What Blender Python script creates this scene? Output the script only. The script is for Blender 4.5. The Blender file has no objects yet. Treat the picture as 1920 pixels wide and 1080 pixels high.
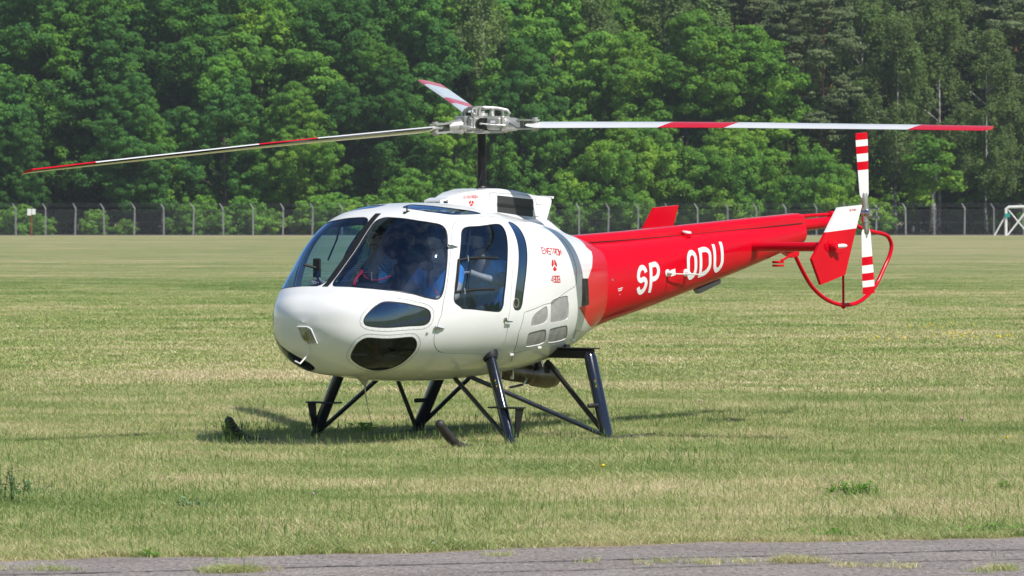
import bpy, math, random
import numpy as np
from mathutils import Vector, Matrix
from mathutils.geometry import delaunay_2d_cdt

SC = bpy.context.scene
COL = SC.collection
R = math.radians
pi = math.pi

# ------------------------------------------------------------------ camera, sky, sun, exposure
cam_d = bpy.data.cameras.new('camera')
cam = bpy.data.objects.new('camera', cam_d)
COL.objects.link(cam)
cam_d.sensor_width = 36.0
cam_d.lens = 36.0 * 9180 / 1920
cam_d.clip_end = 5000
cam.location = (0, -45.0, 2.09)
cam.rotation_euler = (R(90) - math.atan(141 / 9180), 0, 0)
cam_d.dof.use_dof = True
cam_d.dof.focus_distance = 44.5
cam_d.dof.aperture_fstop = 12.0
SC.camera = cam

SUN_EL = R(51)
SUN_AZ = R(-43)
SUN = Vector((math.cos(SUN_AZ) * math.cos(SUN_EL), math.sin(SUN_AZ) * math.cos(SUN_EL), math.sin(SUN_EL)))
world = bpy.data.worlds.new('World')
SC.world = world
world.use_nodes = True
wn = world.node_tree
wn.nodes.clear()
sky = wn.nodes.new('ShaderNodeTexSky')
sky.sky_type = 'NISHITA'
sky.sun_disc = False
sky.sun_elevation = SUN_EL
sky.sun_rotation = pi / 2 - SUN_AZ
sky.dust_density = .25
sky.ozone_density = 2.2
bg = wn.nodes.new('ShaderNodeBackground')
bg.inputs[1].default_value = .085
wo = wn.nodes.new('ShaderNodeOutputWorld')
wn.links.new(sky.outputs[0], bg.inputs[0])
wn.links.new(bg.outputs[0], wo.inputs[0])
sun_d = bpy.data.lights.new('sun', 'SUN')
sun_d.energy = 4.7
sun_d.angle = R(.53)
sun_d.color = (1, .955, .89)
sun = bpy.data.objects.new('sun', sun_d)
sun.rotation_euler = SUN.to_track_quat('Z', 'Y').to_euler()
COL.objects.link(sun)
SC.view_settings.view_transform = 'Standard'
SC.view_settings.look = 'None'
SC.view_settings.exposure = .22
SC.view_settings.gamma = 1
SC.view_settings.use_curve_mapping = False
SC.cycles.max_bounces = 8
SC.cycles.transparent_max_bounces = 24
SC.cycles.sample_clamp_indirect = 4

rng = np.random.default_rng(7)
random.seed(7)


def at_px(px, dist):            # world x of a photo column at a distance from the camera
    return (px - 960) / 9180 * dist


# ------------------------------------------------------------------ materials
def new_mat(name):
    m = bpy.data.materials.new(name)
    m.use_nodes = True
    nt = m.node_tree
    nt.nodes.clear()
    out = nt.nodes.new('ShaderNodeOutputMaterial')
    return m, nt, out


def N(nt, t, **k):
    n = nt.nodes.new(t)
    for a, b in k.items():
        if a.startswith('i_'):
            n.inputs[a[2:].replace('_', ' ')].default_value = b
        else:
            setattr(n, a, b)
    return n


def ramp(nt, fac, stops):
    r = nt.nodes.new('ShaderNodeValToRGB')
    e = r.color_ramp.elements
    while len(e) < len(stops):
        e.new(.5)
    for i, (p, c) in enumerate(stops):
        e[i].position = p
        e[i].color = (*c, 1) if len(c) == 3 else c
    nt.links.new(fac, r.inputs[0])
    return r


def noise(nt, scale, detail=3, rough=.5, vec=None, dim='3D'):
    n = nt.nodes.new('ShaderNodeTexNoise')
    n.noise_dimensions = dim
    n.inputs['Scale'].default_value = scale
    n.inputs['Detail'].default_value = detail
    n.inputs['Roughness'].default_value = rough
    if vec is not None:
        nt.links.new(vec, n.inputs['Vector'])
    return n


def mapping(nt, vec, scale=(1, 1, 1), loc=(0, 0, 0)):
    n = nt.nodes.new('ShaderNodeMapping')
    n.inputs['Scale'].default_value = scale
    n.inputs['Location'].default_value = loc
    nt.links.new(vec, n.inputs['Vector'])
    return n.outputs[0]


def mixc(nt, fac, a, b, mode='MIX'):
    n = nt.nodes.new('ShaderNodeMix')
    n.data_type = 'RGBA'
    n.blend_type = mode
    for s, v in ((0, fac), (6, a), (7, b)):
        if hasattr(v, 'links') or hasattr(v, 'is_linked'):
            nt.links.new(v, n.inputs[s])
        else:
            n.inputs[s].default_value = v if s == 0 else ((*v, 1) if len(v) == 3 else v)
    return n.outputs[2]


def mathn(nt, op, a, b=0.0, clamp=False):
    n = nt.nodes.new('ShaderNodeMath')
    n.operation = op
    n.use_clamp = clamp
    for s, v in ((0, a), (1, b)):
        if hasattr(v, 'is_linked'):
            nt.links.new(v, n.inputs[s])
        else:
            n.inputs[s].default_value = v
    return n.outputs[0]


def paint(name, col, rough=.3, metal=0.0, coat=0.0, var=.08, nscale=6.0, bump=0.0, bscale=40, spec=.5):
    m, nt, out = new_mat(name)
    b = N(nt, 'ShaderNodeBsdfPrincipled')
    tc = N(nt, 'ShaderNodeTexCoord')
    n = noise(nt, nscale, 5, .6, tc.outputs['Object'])
    dark = tuple(c * (1 - var) for c in col)
    lite = tuple(min(1, c * (1 + var * .4)) for c in col)
    r = ramp(nt, n.outputs[0], [(.3, dark), (.65, lite)])
    nt.links.new(r.outputs[0], b.inputs['Base Color'])
    rr = ramp(nt, noise(nt, nscale * 2.3, 3, .6, tc.outputs['Object']).outputs[0],
              [(.3, (rough * .8,) * 3), (.7, (min(1, rough * 1.25),) * 3)])
    nt.links.new(rr.outputs[0], b.inputs['Roughness'])
    b.inputs['Metallic'].default_value = metal
    b.inputs['Coat Weight'].default_value = coat
    b.inputs['Coat Roughness'].default_value = .04
    b.inputs['Specular IOR Level'].default_value = spec
    if bump:
        bp = N(nt, 'ShaderNodeBump', i_Strength=bump, i_Distance=.01)
        nt.links.new(noise(nt, bscale, 2, .5, tc.outputs['Object']).outputs[0], bp.inputs['Height'])
        nt.links.new(bp.outputs[0], b.inputs['Normal'])
    nt.links.new(b.outputs[0], out.inputs[0])
    return m


def glass_mat(name, tint, refl=1.0, dirt=.0, gcol=(.50, .72, 1.0)):
    m, nt, out = new_mat(name)
    tr = N(nt, 'ShaderNodeBsdfTransparent')
    tr.inputs[0].default_value = (*tint, 1)
    gl = N(nt, 'ShaderNodeBsdfGlossy')
    gl.inputs['Color'].default_value = (*gcol, 1)  # blue of the mirrored sky is put into the gloss colour
    gl.inputs['Roughness'].default_value = .015
    tc = N(nt, 'ShaderNodeTexCoord')
    bp = N(nt, 'ShaderNodeBump', i_Strength=.06, i_Distance=.02)
    nt.links.new(noise(nt, 3.5, 2, .5, tc.outputs['Object']).outputs[0], bp.inputs['Height'])
    nt.links.new(bp.outputs[0], gl.inputs['Normal'])
    ge = N(nt, 'ShaderNodeNewGeometry')
    vd = N(nt, 'ShaderNodeVectorMath', operation='DOT_PRODUCT')
    nt.links.new(ge.outputs['Incoming'], vd.inputs[0])
    nt.links.new(ge.outputs['Normal'], vd.inputs[1])
    cs = mathn(nt, 'SUBTRACT', 1.0, mathn(nt, 'ABSOLUTE', vd.outputs['Value']), True)
    frv = mathn(nt, 'ADD', mathn(nt, 'MULTIPLY', mathn(nt, 'POWER', cs, 5.0), .95), .05)
    f = mathn(nt, 'MULTIPLY', frv, 1.9 * refl, True)
    mx = N(nt, 'ShaderNodeMixShader')
    nt.links.new(f, mx.inputs[0])
    nt.links.new(tr.outputs[0], mx.inputs[1])
    nt.links.new(gl.outputs[0], mx.inputs[2])
    last = mx.outputs[0]
    if dirt:
        df = N(nt, 'ShaderNodeBsdfDiffuse')
        df.inputs[0].default_value = (.5, .5, .48, 1)
        n2 = noise(nt, 9, 8, .7, tc.outputs['Object'])
        n2.inputs['Distortion'].default_value = .6
        ff = ramp(nt, n2.outputs[0], [(.45, (0, 0, 0)), (.8, (dirt,) * 3)])
        m2 = N(nt, 'ShaderNodeMixShader')
        nt.links.new(ff.outputs[0], m2.inputs[0])
        nt.links.new(last, m2.inputs[1])
        nt.links.new(df.outputs[0], m2.inputs[2])
        last = m2.outputs[0]
    nt.links.new(last, out.inputs[0])
    return m


def foliage_mat(name, c_lo, c_hi, c_alt, sc=.5, trans=.35):
    m, nt, out = new_mat(name)
    geo = N(nt, 'ShaderNodeNewGeometry')
    oi = N(nt, 'ShaderNodeObjectInfo')
    n1 = noise(nt, sc, 3, .6, geo.outputs['Position'])
    r = ramp(nt, n1.outputs[0], [(.32, c_lo), (.68, c_hi)])
    n2 = noise(nt, sc * .32, 2, .5, geo.outputs['Position'])
    a = ramp(nt, n2.outputs[0], [(.5, (0, 0, 0)), (.68, (.8, .8, .8))])
    c = mixc(nt, a.outputs[0], r.outputs[0], c_alt)
    hv = N(nt, 'ShaderNodeHueSaturation')
    mr = N(nt, 'ShaderNodeMapRange')
    mr.inputs[3].default_value = .8
    mr.inputs[4].default_value = 1.2
    nt.links.new(oi.outputs['Random'], mr.inputs[0])
    nt.links.new(mr.outputs[0], hv.inputs['Value'])
    nt.links.new(c, hv.inputs['Color'])
    d = N(nt, 'ShaderNodeBsdfDiffuse')
    t = N(nt, 'ShaderNodeBsdfTranslucent')
    nt.links.new(hv.outputs[0], d.inputs[0])
    ty = mixc(nt, .5, hv.outputs[0], (c_hi[0] * 1.5, c_hi[1] * 1.4, c_hi[2] * .6))
    nt.links.new(ty, t.inputs[0])
    mx = N(nt, 'ShaderNodeMixShader')
    mx.inputs[0].default_value = trans
    nt.links.new(d.outputs[0], mx.inputs[1])
    nt.links.new(t.outputs[0], mx.inputs[2])
    nt.links.new(mx.outputs[0], out.inputs[0])
    return m


def bark_mat(name, c1, c2, birch=False):
    m, nt, out = new_mat(name)
    tc = N(nt, 'ShaderNodeTexCoord')
    b = N(nt, 'ShaderNodeBsdfPrincipled', i_Roughness=.85)
    v = mapping(nt, tc.outputs['Object'], (3, 3, 2.2) if birch else (5, 5, .8))
    n = noise(nt, 1.2, 5, .65, v)
    r = ramp(nt, n.outputs[0], [(.42, c1), (.56, c2)])
    nt.links.new(r.outputs[0], b.inputs['Base Color'])
    nt.links.new(b.outputs[0], out.inputs[0])
    return m


# grass colours shared by the ground sheet and the blades on it
def patch_colour(nt, green_boost=0.0):
    geo = N(nt, 'ShaderNodeNewGeometry')
    P = geo.outputs['Position']
    a = noise(nt, 1.0, 4, .6, mapping(nt, P, (.22, .40, 0), (3.1, 7.7, 0)))
    b = noise(nt, 1.0, 3, .6, mapping(nt, P, (.018, .055, 0), (1.7, 2.2, 0)))
    c = noise(nt, 1.0, 4, .65, mapping(nt, P, (1.1, 1.5, 0), (9, 4, 0)))
    s = mathn(nt, 'ADD', mathn(nt, 'MULTIPLY', a.outputs[0], .42), mathn(nt, 'MULTIPLY', b.outputs[0], .28))
    s = mathn(nt, 'ADD', s, mathn(nt, 'MULTIPLY', c.outputs[0], .30))
    s = mathn(nt, 'ADD', mathn(nt, 'MULTIPLY', mathn(nt, 'SUBTRACT', s, .5), 1.75), .5)
    # mowing strips run along the field: greener and drier bands of growing width
    sp = N(nt, 'ShaderNodeSeparateXYZ')
    nt.links.new(P, sp.inputs[0])
    dd = mathn(nt, 'SQRT', mathn(nt, 'MAXIMUM', mathn(nt, 'ADD', sp.outputs[1], 45.0), 0.0))
    wob = noise(nt, 1.0, 2, .5, mapping(nt, P, (.09, .02, 0), (5, 5, 0)))
    dd = mathn(nt, 'ADD', mathn(nt, 'DIVIDE', dd, 21.3), mathn(nt, 'MULTIPLY', mathn(nt, 'SUBTRACT', wob.outputs[0], .5), .03))
    bands = [(.255, .60), (.275, .46), (.285, .66), (.297, .40), (.308, .36), (.322, .48), (.334, .66), (.353, .52), (.377, .70),
             (.404, .46), (.46, .55), (.499, .72), (.55, .40), (.65, .50), (.836, .66), (.95, .60), (.985, .95)]
    br = ramp(nt, dd, [(p_, (v_, v_, v_)) for p_, v_ in bands])
    s = mathn(nt, 'ADD', s, mathn(nt, 'MULTIPLY', mathn(nt, 'SUBTRACT', br.outputs[0], .5), .22))
    return P, s


# ------------------------------------------------------------------ mesh helpers
def mk(name, verts, faces, mats, parent=None, smooth=False, fmat=None, loc=None, normals=None, sharp=None):
    me = bpy.data.meshes.new(name)
    verts = np.asarray(verts, dtype=np.float32).reshape(-1, 3)
    if isinstance(faces, np.ndarray):
        k = faces.shape[1]
        nf = len(faces)
        me.vertices.add(len(verts))
        me.vertices.foreach_set('co', verts.ravel())
        me.loops.add(nf * k)
        me.loops.foreach_set('vertex_index', faces.astype(np.int32).ravel())
        me.polygons.add(nf)
        me.polygons.foreach_set('loop_start', np.arange(0, nf * k, k, dtype=np.int32))
        me.update(calc_edges=True)
    else:
        me.from_pydata([tuple(map(float, v)) for v in verts], [], [tuple(int(i) for i in f) for f in faces])
        me.update()
    if not isinstance(mats, (list, tuple)):
        mats = [mats]
    for m in mats:
        me.materials.append(m)
    if fmat is not None:
        me.polygons.foreach_set('material_index', np.asarray(fmat, dtype=np.int32))
    if smooth:
        me.polygons.foreach_set('use_smooth', np.ones(len(me.polygons), dtype=bool))
    if normals is not None:
        me.normals_split_custom_set_from_vertices([tuple(map(float, n)) for n in normals])
    elif sharp:
        me.set_sharp_from_angle(angle=R(sharp))
    o = bpy.data.objects.new(name, me)
    COL.objects.link(o)
    if parent is not None:
        o.parent = parent
    if loc is not None:
        o.location = loc
    return o


def tag(o, label=None, cat=None, group=None, kind=None):
    for k, v in (('label', label), ('category', cat), ('group', group), ('kind', kind)):
        if v:
            o[k] = v
    return o


def empty(name, loc, rz=0):
    o = bpy.data.objects.new(name, None)
    o.empty_display_size = .3
    o.location = loc
    o.rotation_euler = (0, 0, rz)
    COL.objects.link(o)
    return o


def copy_tree(o, parent=None):
    c = o.copy()
    COL.objects.link(c)
    c.parent = parent
    for ch in list(o.children):
        copy_tree(ch, c)
    return c


class MB:
    """collects solids; build() links them as one mesh object"""

    def __init__(s):
        s.v, s.f, s.m = [], [], []

    def add(s, vs, fs, mi=0):
        b = len(s.v)
        s.v += [tuple(map(float, v)) for v in vs]
        s.f += [tuple(i + b for i in f) for f in fs]
        s.m += [mi] * len(fs)
        return s

    def box(s, c, size, rot=None, mi=0, bevel=0.0):
        sx, sy, sz = [x / 2 for x in size]
        M = rot if rot is not None else Matrix.Identity(3)
        if bevel <= 0:
            vs = [Vector((x * sx, y * sy, z * sz)) for x in (-1, 1) for y in (-1, 1) for z in (-1, 1)]
            fs = [(0, 1, 3, 2), (4, 6, 7, 5), (0, 4, 5, 1), (2, 3, 7, 6), (0, 2, 6, 4), (1, 5, 7, 3)]
            s.add([M @ v + Vector(c) for v in vs], fs, mi)
        else:
            b = min(bevel, sx * .9, sy * .9, sz * .9)
            vs, idx = [], {}
            for x in (-1, 1):
                for y in (-1, 1):
                    for z in (-1, 1):
                        for ax in range(3):
                            p = [x * sx, y * sy, z * sz]
                            for k in range(3):
                                if k != ax:
                                    p[k] -= (x, y, z)[k] * b
                            idx[(x, y, z, ax)] = len(vs)
                            vs.append(Vector(p))
            fs = []
            for ax in range(3):
                o1, o2 = [k for k in range(3) if k != ax]
                for sg in (-1, 1):
                    q = []
                    for a, bb in ((-1, -1), (1, -1), (1, 1), (-1, 1)):
                        key = [0, 0, 0]
                        key[ax] = sg
                        key[o1] = a
                        key[o2] = bb
                        q.append(idx[(*key, ax)])
                    fs.append(tuple(q))
                    # edges
                for a in (-1, 1):
                    for bb in (-1, 1):
                        k1 = [0, 0, 0]
                        k1[o1] = a
                        k1[o2] = bb
                        k1[ax] = -1
                        k2 = list(k1)
                        k2[ax] = 1
                        fs.append((idx[(*k1, o1)], idx[(*k2, o1)], idx[(*k2, o2)], idx[(*k1, o2)]))
            for x in (-1, 1):
                for y in (-1, 1):
                    for z in (-1, 1):
                        fs.append(tuple(idx[(x, y, z, a)] for a in range(3)))
            s.add([M @ v + Vector(c) for v in vs], fs, mi)
        return s

    def tube(s, pts, r, seg=12, caps=True, mi=0, flat=1.0, up=None):
        pts = [Vector(p) for p in pts]
        rs = r if isinstance(r, (list, tuple)) else [r] * len(pts)
        vs, fs = [], []
        prev = None
        for i, p in enumerate(pts):
            t = (pts[min(i + 1, len(pts) - 1)] - pts[max(i - 1, 0)]).normalized()
            if prev is None:
                a = Vector(up) if up is not None else (Vector((0, 0, 1)) if abs(t.z) < .9 else Vector((1, 0, 0)))
                n = (a - t * a.dot(t)).normalized()
            else:
                n = (prev - t * prev.dot(t)).normalized()
            prev = n
            b = t.cross(n)
            for k in range(seg):
                an = 2 * pi * k / seg
                vs.append(p + (n * math.cos(an) + b * math.sin(an) * flat) * rs[i])
        for i in range(len(pts) - 1):
            for k in range(seg):
                k2 = (k + 1) % seg
                fs.append((i * seg + k, i * seg + k2, (i + 1) * seg + k2, (i + 1) * seg + k))
        if caps:
            fs.append(tuple(range(seg - 1, -1, -1)))
            fs.append(tuple((len(pts) - 1) * seg + k for k in range(seg)))
        s.add(vs, fs, mi)
        return s

    def lathe(s, base, axis, prof, seg=24, mi=0):
        """prof: (distance along axis, radius)"""
        ax = Vector(axis).normalized()
        return s.tube([Vector(base) + ax * d for d, _ in prof], [r for _, r in prof], seg, True, mi)

    def prism(s, poly, n, mi=0):
        """poly: 3-d outline, extruded by vector n"""
        k = len(poly)
        vs = [Vector(p) for p in poly] + [Vector(p) + Vector(n) for p in poly]
        fs = [tuple(range(k - 1, -1, -1)), tuple(range(k, 2 * k))]
        for i in range(k):
            j = (i + 1) % k
            fs.append((i, j, k + j, k + i))
        s.add(vs, fs, mi)
        return s

    def sphere(s, c, r, seg=14, rings=8, mi=0, scale=(1, 1, 1)):
        vs, fs = [], []
        for i in range(rings + 1):
            th = pi * i / rings
            for k in range(seg):
                an = 2 * pi * k / seg
                vs.append((c[0] + r * scale[0] * math.sin(th) * math.cos(an), c[1] + r * scale[1] * math.sin(th) * math.sin(an),
                           c[2] + r * scale[2] * math.cos(th)))
        for i in range(rings):
            for k in range(seg):
                k2 = (k + 1) % seg
                fs.append((i * seg + k, (i + 1) * seg + k, (i + 1) * seg + k2, i * seg + k2))
        s.add(vs, fs, mi)
        return s

    def build(s, name, mats, parent=None, smooth=True, sharp=38):
        me_o = mk(name, s.v, s.f, mats, parent, smooth=smooth, fmat=s.m, sharp=sharp if smooth else None)
        return me_o


# ------------------------------------------------------------------ ground, taxiway
def edge_y(x):
    return -14.72 + .363 * x + .10 * math.sin(x * 1.7) + .05 * math.sin(x * 5.1 + 1) + .03 * math.sin(x * 13 + 2)


m, nt, out = new_mat('field_soil_and_grass')
P, s_ = patch_colour(nt)
r = ramp(nt, s_, [(.32, (.150, .200, .075)), (.44, (.230, .260, .108)), (.54, (.305, .300, .145)), (.66, (.400, .350, .200))])
fine = noise(nt, 1.0, 6, .7, mapping(nt, P, (6, 6, 0)))
col = mixc(nt, .55, r.outputs[0], ramp(nt, fine.outputs[0], [(.3, (.45, .45, .4)), (.7, (1.25, 1.25, 1.2))]).outputs[0], 'MULTIPLY')
b = N(nt, 'ShaderNodeBsdfPrincipled', i_Roughness=.95)
b.inputs['Specular IOR Level'].default_value = .1
nt.links.new(col, b.inputs['Base Color'])
bp = N(nt, 'ShaderNodeBump', i_Strength=.7, i_Distance=.05)
nt.links.new(fine.outputs[0], bp.inputs['Height'])
nt.links.new(bp.outputs[0], b.inputs['Normal'])
nt.links.new(b.outputs[0], out.inputs[0])
M_field = m

gx = np.linspace(-1500, 1500, 41)
gy = np.r_[np.linspace(-600, -60, 12), np.linspace(-50, 500, 60), np.linspace(560, 2400, 20)]
X, Y = np.meshgrid(gx, gy)
Z = np.zeros_like(X)
V = np.stack([X, Y, Z], -1).reshape(-1, 3)
i, j = np.meshgrid(np.arange(len(gy) - 1), np.arange(len(gx) - 1), indexing='ij')
q = (i * len(gx) + j).ravel()
F_ = np.stack([q, q + 1, q + 1 + len(gx), q + len(gx)], -1)
ground = mk('ground', V, F_, M_field)
tag(ground, kind='structure')

m, nt, out = new_mat('old_asphalt')
geo = N(nt, 'ShaderNodeNewGeometry')
P = geo.outputs['Position']
n1 = noise(nt, 1, 5, .6, mapping(nt, P, (1.1, 1.6, 0)))
n2 = noise(nt, 1, 4, .85, mapping(nt, P, (30, 9, 0)))
r1 = ramp(nt, n1.outputs[0], [(.3, (.205, .180, .166)), (.7, (.30, .268, .248))])
r2 = ramp(nt, n2.outputs[0], [(.34, (.30, .29, .28)), (.47, (.95, .95, .95)), (.6, (1.15, 1.15, 1.15)), (.70, (2.6, 2.5, 2.4))])
c = mixc(nt, 1.0, r1.outputs[0], r2.outputs[0], 'MULTIPLY')
b = N(nt, 'ShaderNodeBsdfPrincipled', i_Roughness=.9)
b.inputs['Specular IOR Level'].default_value = .2
nt.links.new(c, b.inputs['Base Color'])
bp = N(nt, 'ShaderNodeBump', i_Strength=.8, i_Distance=.012)
nt.links.new(n2.outputs[0], bp.inputs['Height'])
nt.links.new(bp.outputs[0], b.inputs['Normal'])
nt.links.new(b.outputs[0], out.inputs[0])
M_asph = m
M_dark_gap = paint('crack_filler_soil', (.05, .045, .04), .95)
M_straw_soil = paint('dry_soil_and_thatch', (.30, .235, .15), .95, var=.35, nscale=5, bump=.8, bscale=60)

xs = np.linspace(-60, 60, 1601)
top = [(x, edge_y(x) - .03 + random.uniform(-.035, .035) + .05 * math.sin(x * 9) * math.sin(x * 3.3), .008) for x in xs]
bot = [(x, edge_y(x) - 12.0, .008) for x in xs]
mk('taxiway', top + bot, [(k, k + 1601, k + 1602, k + 1) for k in range(1600)], M_asph)['kind'] = 'structure'
top = [(x, edge_y(x) + .26 + random.uniform(-.08, .08), .004) for x in xs]
bot = [(x, edge_y(x) - .10, .004) for x in xs]
mk('path_verge', top + bot, [(k, k + 1601, k + 1602, k + 1) for k in range(1600)], M_straw_soil)['kind'] = 'structure'


def crack(off, slope, x0, x1, wdt, seed):
    rr = random.Random(seed)
    pts, x, dy = [], x0, 0
    while x < x1:
        pts.append((x, -14.72 + .363 * x * slope - off + dy, wdt * rr.uniform(.35, 1.4)))
        dy += rr.uniform(-.02, .02)
        dy *= .93
        x += rr.uniform(.03, .09)
    vs, fs = [], []
    for k, (x, y, w) in enumerate(pts):
        vs += [(x, y - w, .0125), (x, y + w, .0125)]
        if k:
            fs.append((2 * k - 2, 2 * k, 2 * k + 1, 2 * k - 1))
    mk('pavement_crack', vs, fs, M_dark_gap)['kind'] = 'structure'


crack(1.17, .95, -6, 14, .018, 1)
crack(1.95, .98, -.2, 14, .012, 2)

# ------------------------------------------------------------------ grass
m, nt, out = new_mat('grass_blades')
P, s_ = patch_colour(nt)
at = N(nt, 'ShaderNodeAttribute', attribute_name='rnd')
oi = N(nt, 'ShaderNodeObjectInfo')
ssep = N(nt, 'ShaderNodeSeparateXYZ')
nt.links.new(at.outputs['Vector'], ssep.inputs[0])
k1 = mathn(nt, 'MULTIPLY', mathn(nt, 'SUBTRACT', ssep.outputs[0], .5), .34)
k2 = mathn(nt, 'MULTIPLY', mathn(nt, 'SUBTRACT', oi.outputs['Random'], .5), .07)
t = mathn(nt, 'ADD', mathn(nt, 'ADD', s_, k1), k2)
r = ramp(nt, t, [(.26, (.110, .225, .050)), (.39, (.225, .345, .082)), (.49, (.380, .450, .150)), (.58, (.550, .525, .255)), (.72, (.780, .660, .440))])
tipc = mixc(nt, mathn(nt, 'MULTIPLY', ssep.outputs[1], .22), r.outputs[0], (.55, .52, .26))
d = N(nt, 'ShaderNodeBsdfDiffuse')
tl = N(nt, 'ShaderNodeBsdfTranslucent')
nt.links.new(tipc, d.inputs[0])
nt.links.new(tipc, tl.inputs[0])
mx = N(nt, 'ShaderNodeMixShader')
mx.inputs[0].default_value = .35
nt.links.new(d.outputs[0], mx.inputs[1])
nt.links.new(tl.outputs[0], mx.inputs[2])
gl = N(nt, 'ShaderNodeBsdfGlossy', i_Roughness=.4)
m2 = N(nt, 'ShaderNodeMixShader')
m2.inputs[0].default_value = .03
nt.links.new(mx.outputs[0], m2.inputs[1])
nt.links.new(gl.outputs[0], m2.inputs[2])
nt.links.new(m2.outputs[0], out.inputs[0])
M_grass = m


def blades(n, rad, h0, h1, w, lean, seed, heads=0.0):
    rg = np.random.default_rng(seed)
    vs, fs, rn = [], [], []
    for _ in range(n):
        a = rg.uniform(0, 2 * pi)
        rr = rad * math.sqrt(rg.uniform())
        bx, by = rr * math.cos(a), rr * math.sin(a)
        h = rg.uniform(h0, h1)
        la = rg.uniform(0, 2 * pi) if rg.uniform() < .6 else rg.normal(.6, .7)
        ln = rg.uniform(.1, lean) * h
        fa = rg.uniform(0, pi)
        fx, fy = math.cos(fa) * w / 2, math.sin(fa) * w / 2
        q = rg.uniform()
        b0 = len(vs)
        for t, wf in ((0, .8), (.45, 1), (.8, .6)):
            ox, oy = math.cos(la) * ln * t * t, math.sin(la) * ln * t * t
            z = h * t * (1 - .12 * t)
            vs += [(bx + ox - fx * wf, by + oy - fy * wf, z), (bx + ox + fx * wf, by + oy + fy * wf, z)]
            rn += [(q, t, 0)] * 2
        vs.append((bx + math.cos(la) * ln, by + math.sin(la) * ln, h * .86))
        rn.append((q, 1, 0))
        fs += [(b0, b0 + 1, b0 + 3, b0 + 2), (b0 + 2, b0 + 3, b0 + 5, b0 + 4), (b0 + 4, b0 + 5, b0 + 6)]
        if rg.uniform() < heads:
            hx, hy = bx + math.cos(la) * ln, by + math.sin(la) * ln
            hh = h * .82
            e = len(vs)
            ww = w * 1.1
            vs += [(hx - ww, hy, hh), (hx + ww, hy, hh), (hx, hy - ww, hh), (hx, hy + ww, hh), (hx, hy, hh + .035), (hx, hy, hh - .02)]
            rn += [(.1, 0, 0)] * 6
            fs += [(e, e + 2, e + 4), (e + 2, e + 1, e + 4), (e + 1, e + 3, e + 4), (e + 3, e, e + 4), (e, e + 5, e + 2), (e + 2, e + 5, e + 1), (e + 1, e + 5, e + 3), (e + 3, e + 5, e)]
    return vs, fs, rn


def tuft_obj(name, spec, coll, mat=None):
    vs, fs, rn = [], [], []
    for sp in spec:
        v, f, q = blades(*sp)
        b0 = len(vs)
        vs += v
        fs += [tuple(i + b0 for i in x) for x in f]
        rn += q
    me = bpy.data.meshes.new(name)
    me.from_pydata(vs, [], fs)
    a = me.attributes.new('rnd', 'FLOAT_VECTOR', 'POINT')
    a.data.foreach_set('vector', np.asarray(rn, dtype=np.float32).ravel())
    me.materials.append(mat or M_grass)
    o = bpy.data.objects.new(name, me)
    coll.objects.link(o)
    return o


M_grass_far = M_grass.copy()
M_grass_far.name = 'grass_blades_far'
for n_ in M_grass_far.node_tree.nodes:
    if n_.type == 'MATH' and n_.operation == 'MULTIPLY' and abs(n_.inputs[1].default_value - .34) < 1e-5:
        n_.inputs[1].default_value = .12
near_c = bpy.data.collections.new('tuft_sources_near')
far_c = bpy.data.collections.new('tuft_sources_far')
for k in range(6):
    tuft_obj('tuft_%d' % k, [(40, .10, .018, .050, .0042, 1.9, 10 + k), (6, .11, .04, .085, .0032, 1.3, 40 + k)] +
             ([(1, .1, .10, .17, .0026, .5, 60 + k, .35)] if k == 5 else []), near_c)
for k in range(4):
    tuft_obj('far_tuft_%d' % k, [(44, .28, .014, .040, .011, 1.8, 90 + k)], far_c, M_grass_far)


def scatter(name, pts, scales, coll, lab=None):
    me = bpy.data.meshes.new(name)
    me.vertices.add(len(pts))
    me.vertices.foreach_set('co', np.asarray(pts, dtype=np.float32).ravel())
    a = me.attributes.new('sc', 'FLOAT', 'POINT')
    a.data.foreach_set('value', np.asarray(scales, dtype=np.float32))
    o = bpy.data.objects.new(name, me)
    COL.objects.link(o)
    g = bpy.data.node_groups.new(name, 'GeometryNodeTree')
    g.interface.new_socket('Geometry', in_out='INPUT', socket_type='NodeSocketGeometry')
    g.interface.new_socket('Geometry', in_out='OUTPUT', socket_type='NodeSocketGeometry')
    gi, go = g.nodes.new('NodeGroupInput'), g.nodes.new('NodeGroupOutput')
    ci = g.nodes.new('GeometryNodeCollectionInfo')
    ci.inputs['Collection'].default_value = coll
    ci.inputs['Separate Children'].default_value = True
    ci.inputs['Reset Children'].default_value = True
    ip = g.nodes.new('GeometryNodeInstanceOnPoints')
    ip.inputs['Pick Instance'].default_value = True
    rv = g.nodes.new('FunctionNodeRandomValue')
    rv.data_type = 'FLOAT_VECTOR'
    rv.inputs[0].default_value = (-.12, -.12, 0)
    rv.inputs[1].default_value = (.12, .12, 6.283)
    na = g.nodes.new('GeometryNodeInputNamedAttribute')
    na.data_type = 'FLOAT'
    na.inputs[0].default_value = 'sc'
    L = g.links.new
    L(gi.outputs[0], ip.inputs['Points'])
    L(ci.outputs[0], ip.inputs['Instance'])
    L(rv.outputs[0], ip.inputs['Rotation'])
    L(na.outputs[0], ip.inputs['Scale'])
    L(ip.outputs[0], go.inputs[0])
    md = o.modifiers.new('scatter', 'NODES')
    md.node_group = g
    tag(o, lab, 'grass', kind='stuff')
    return o


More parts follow.
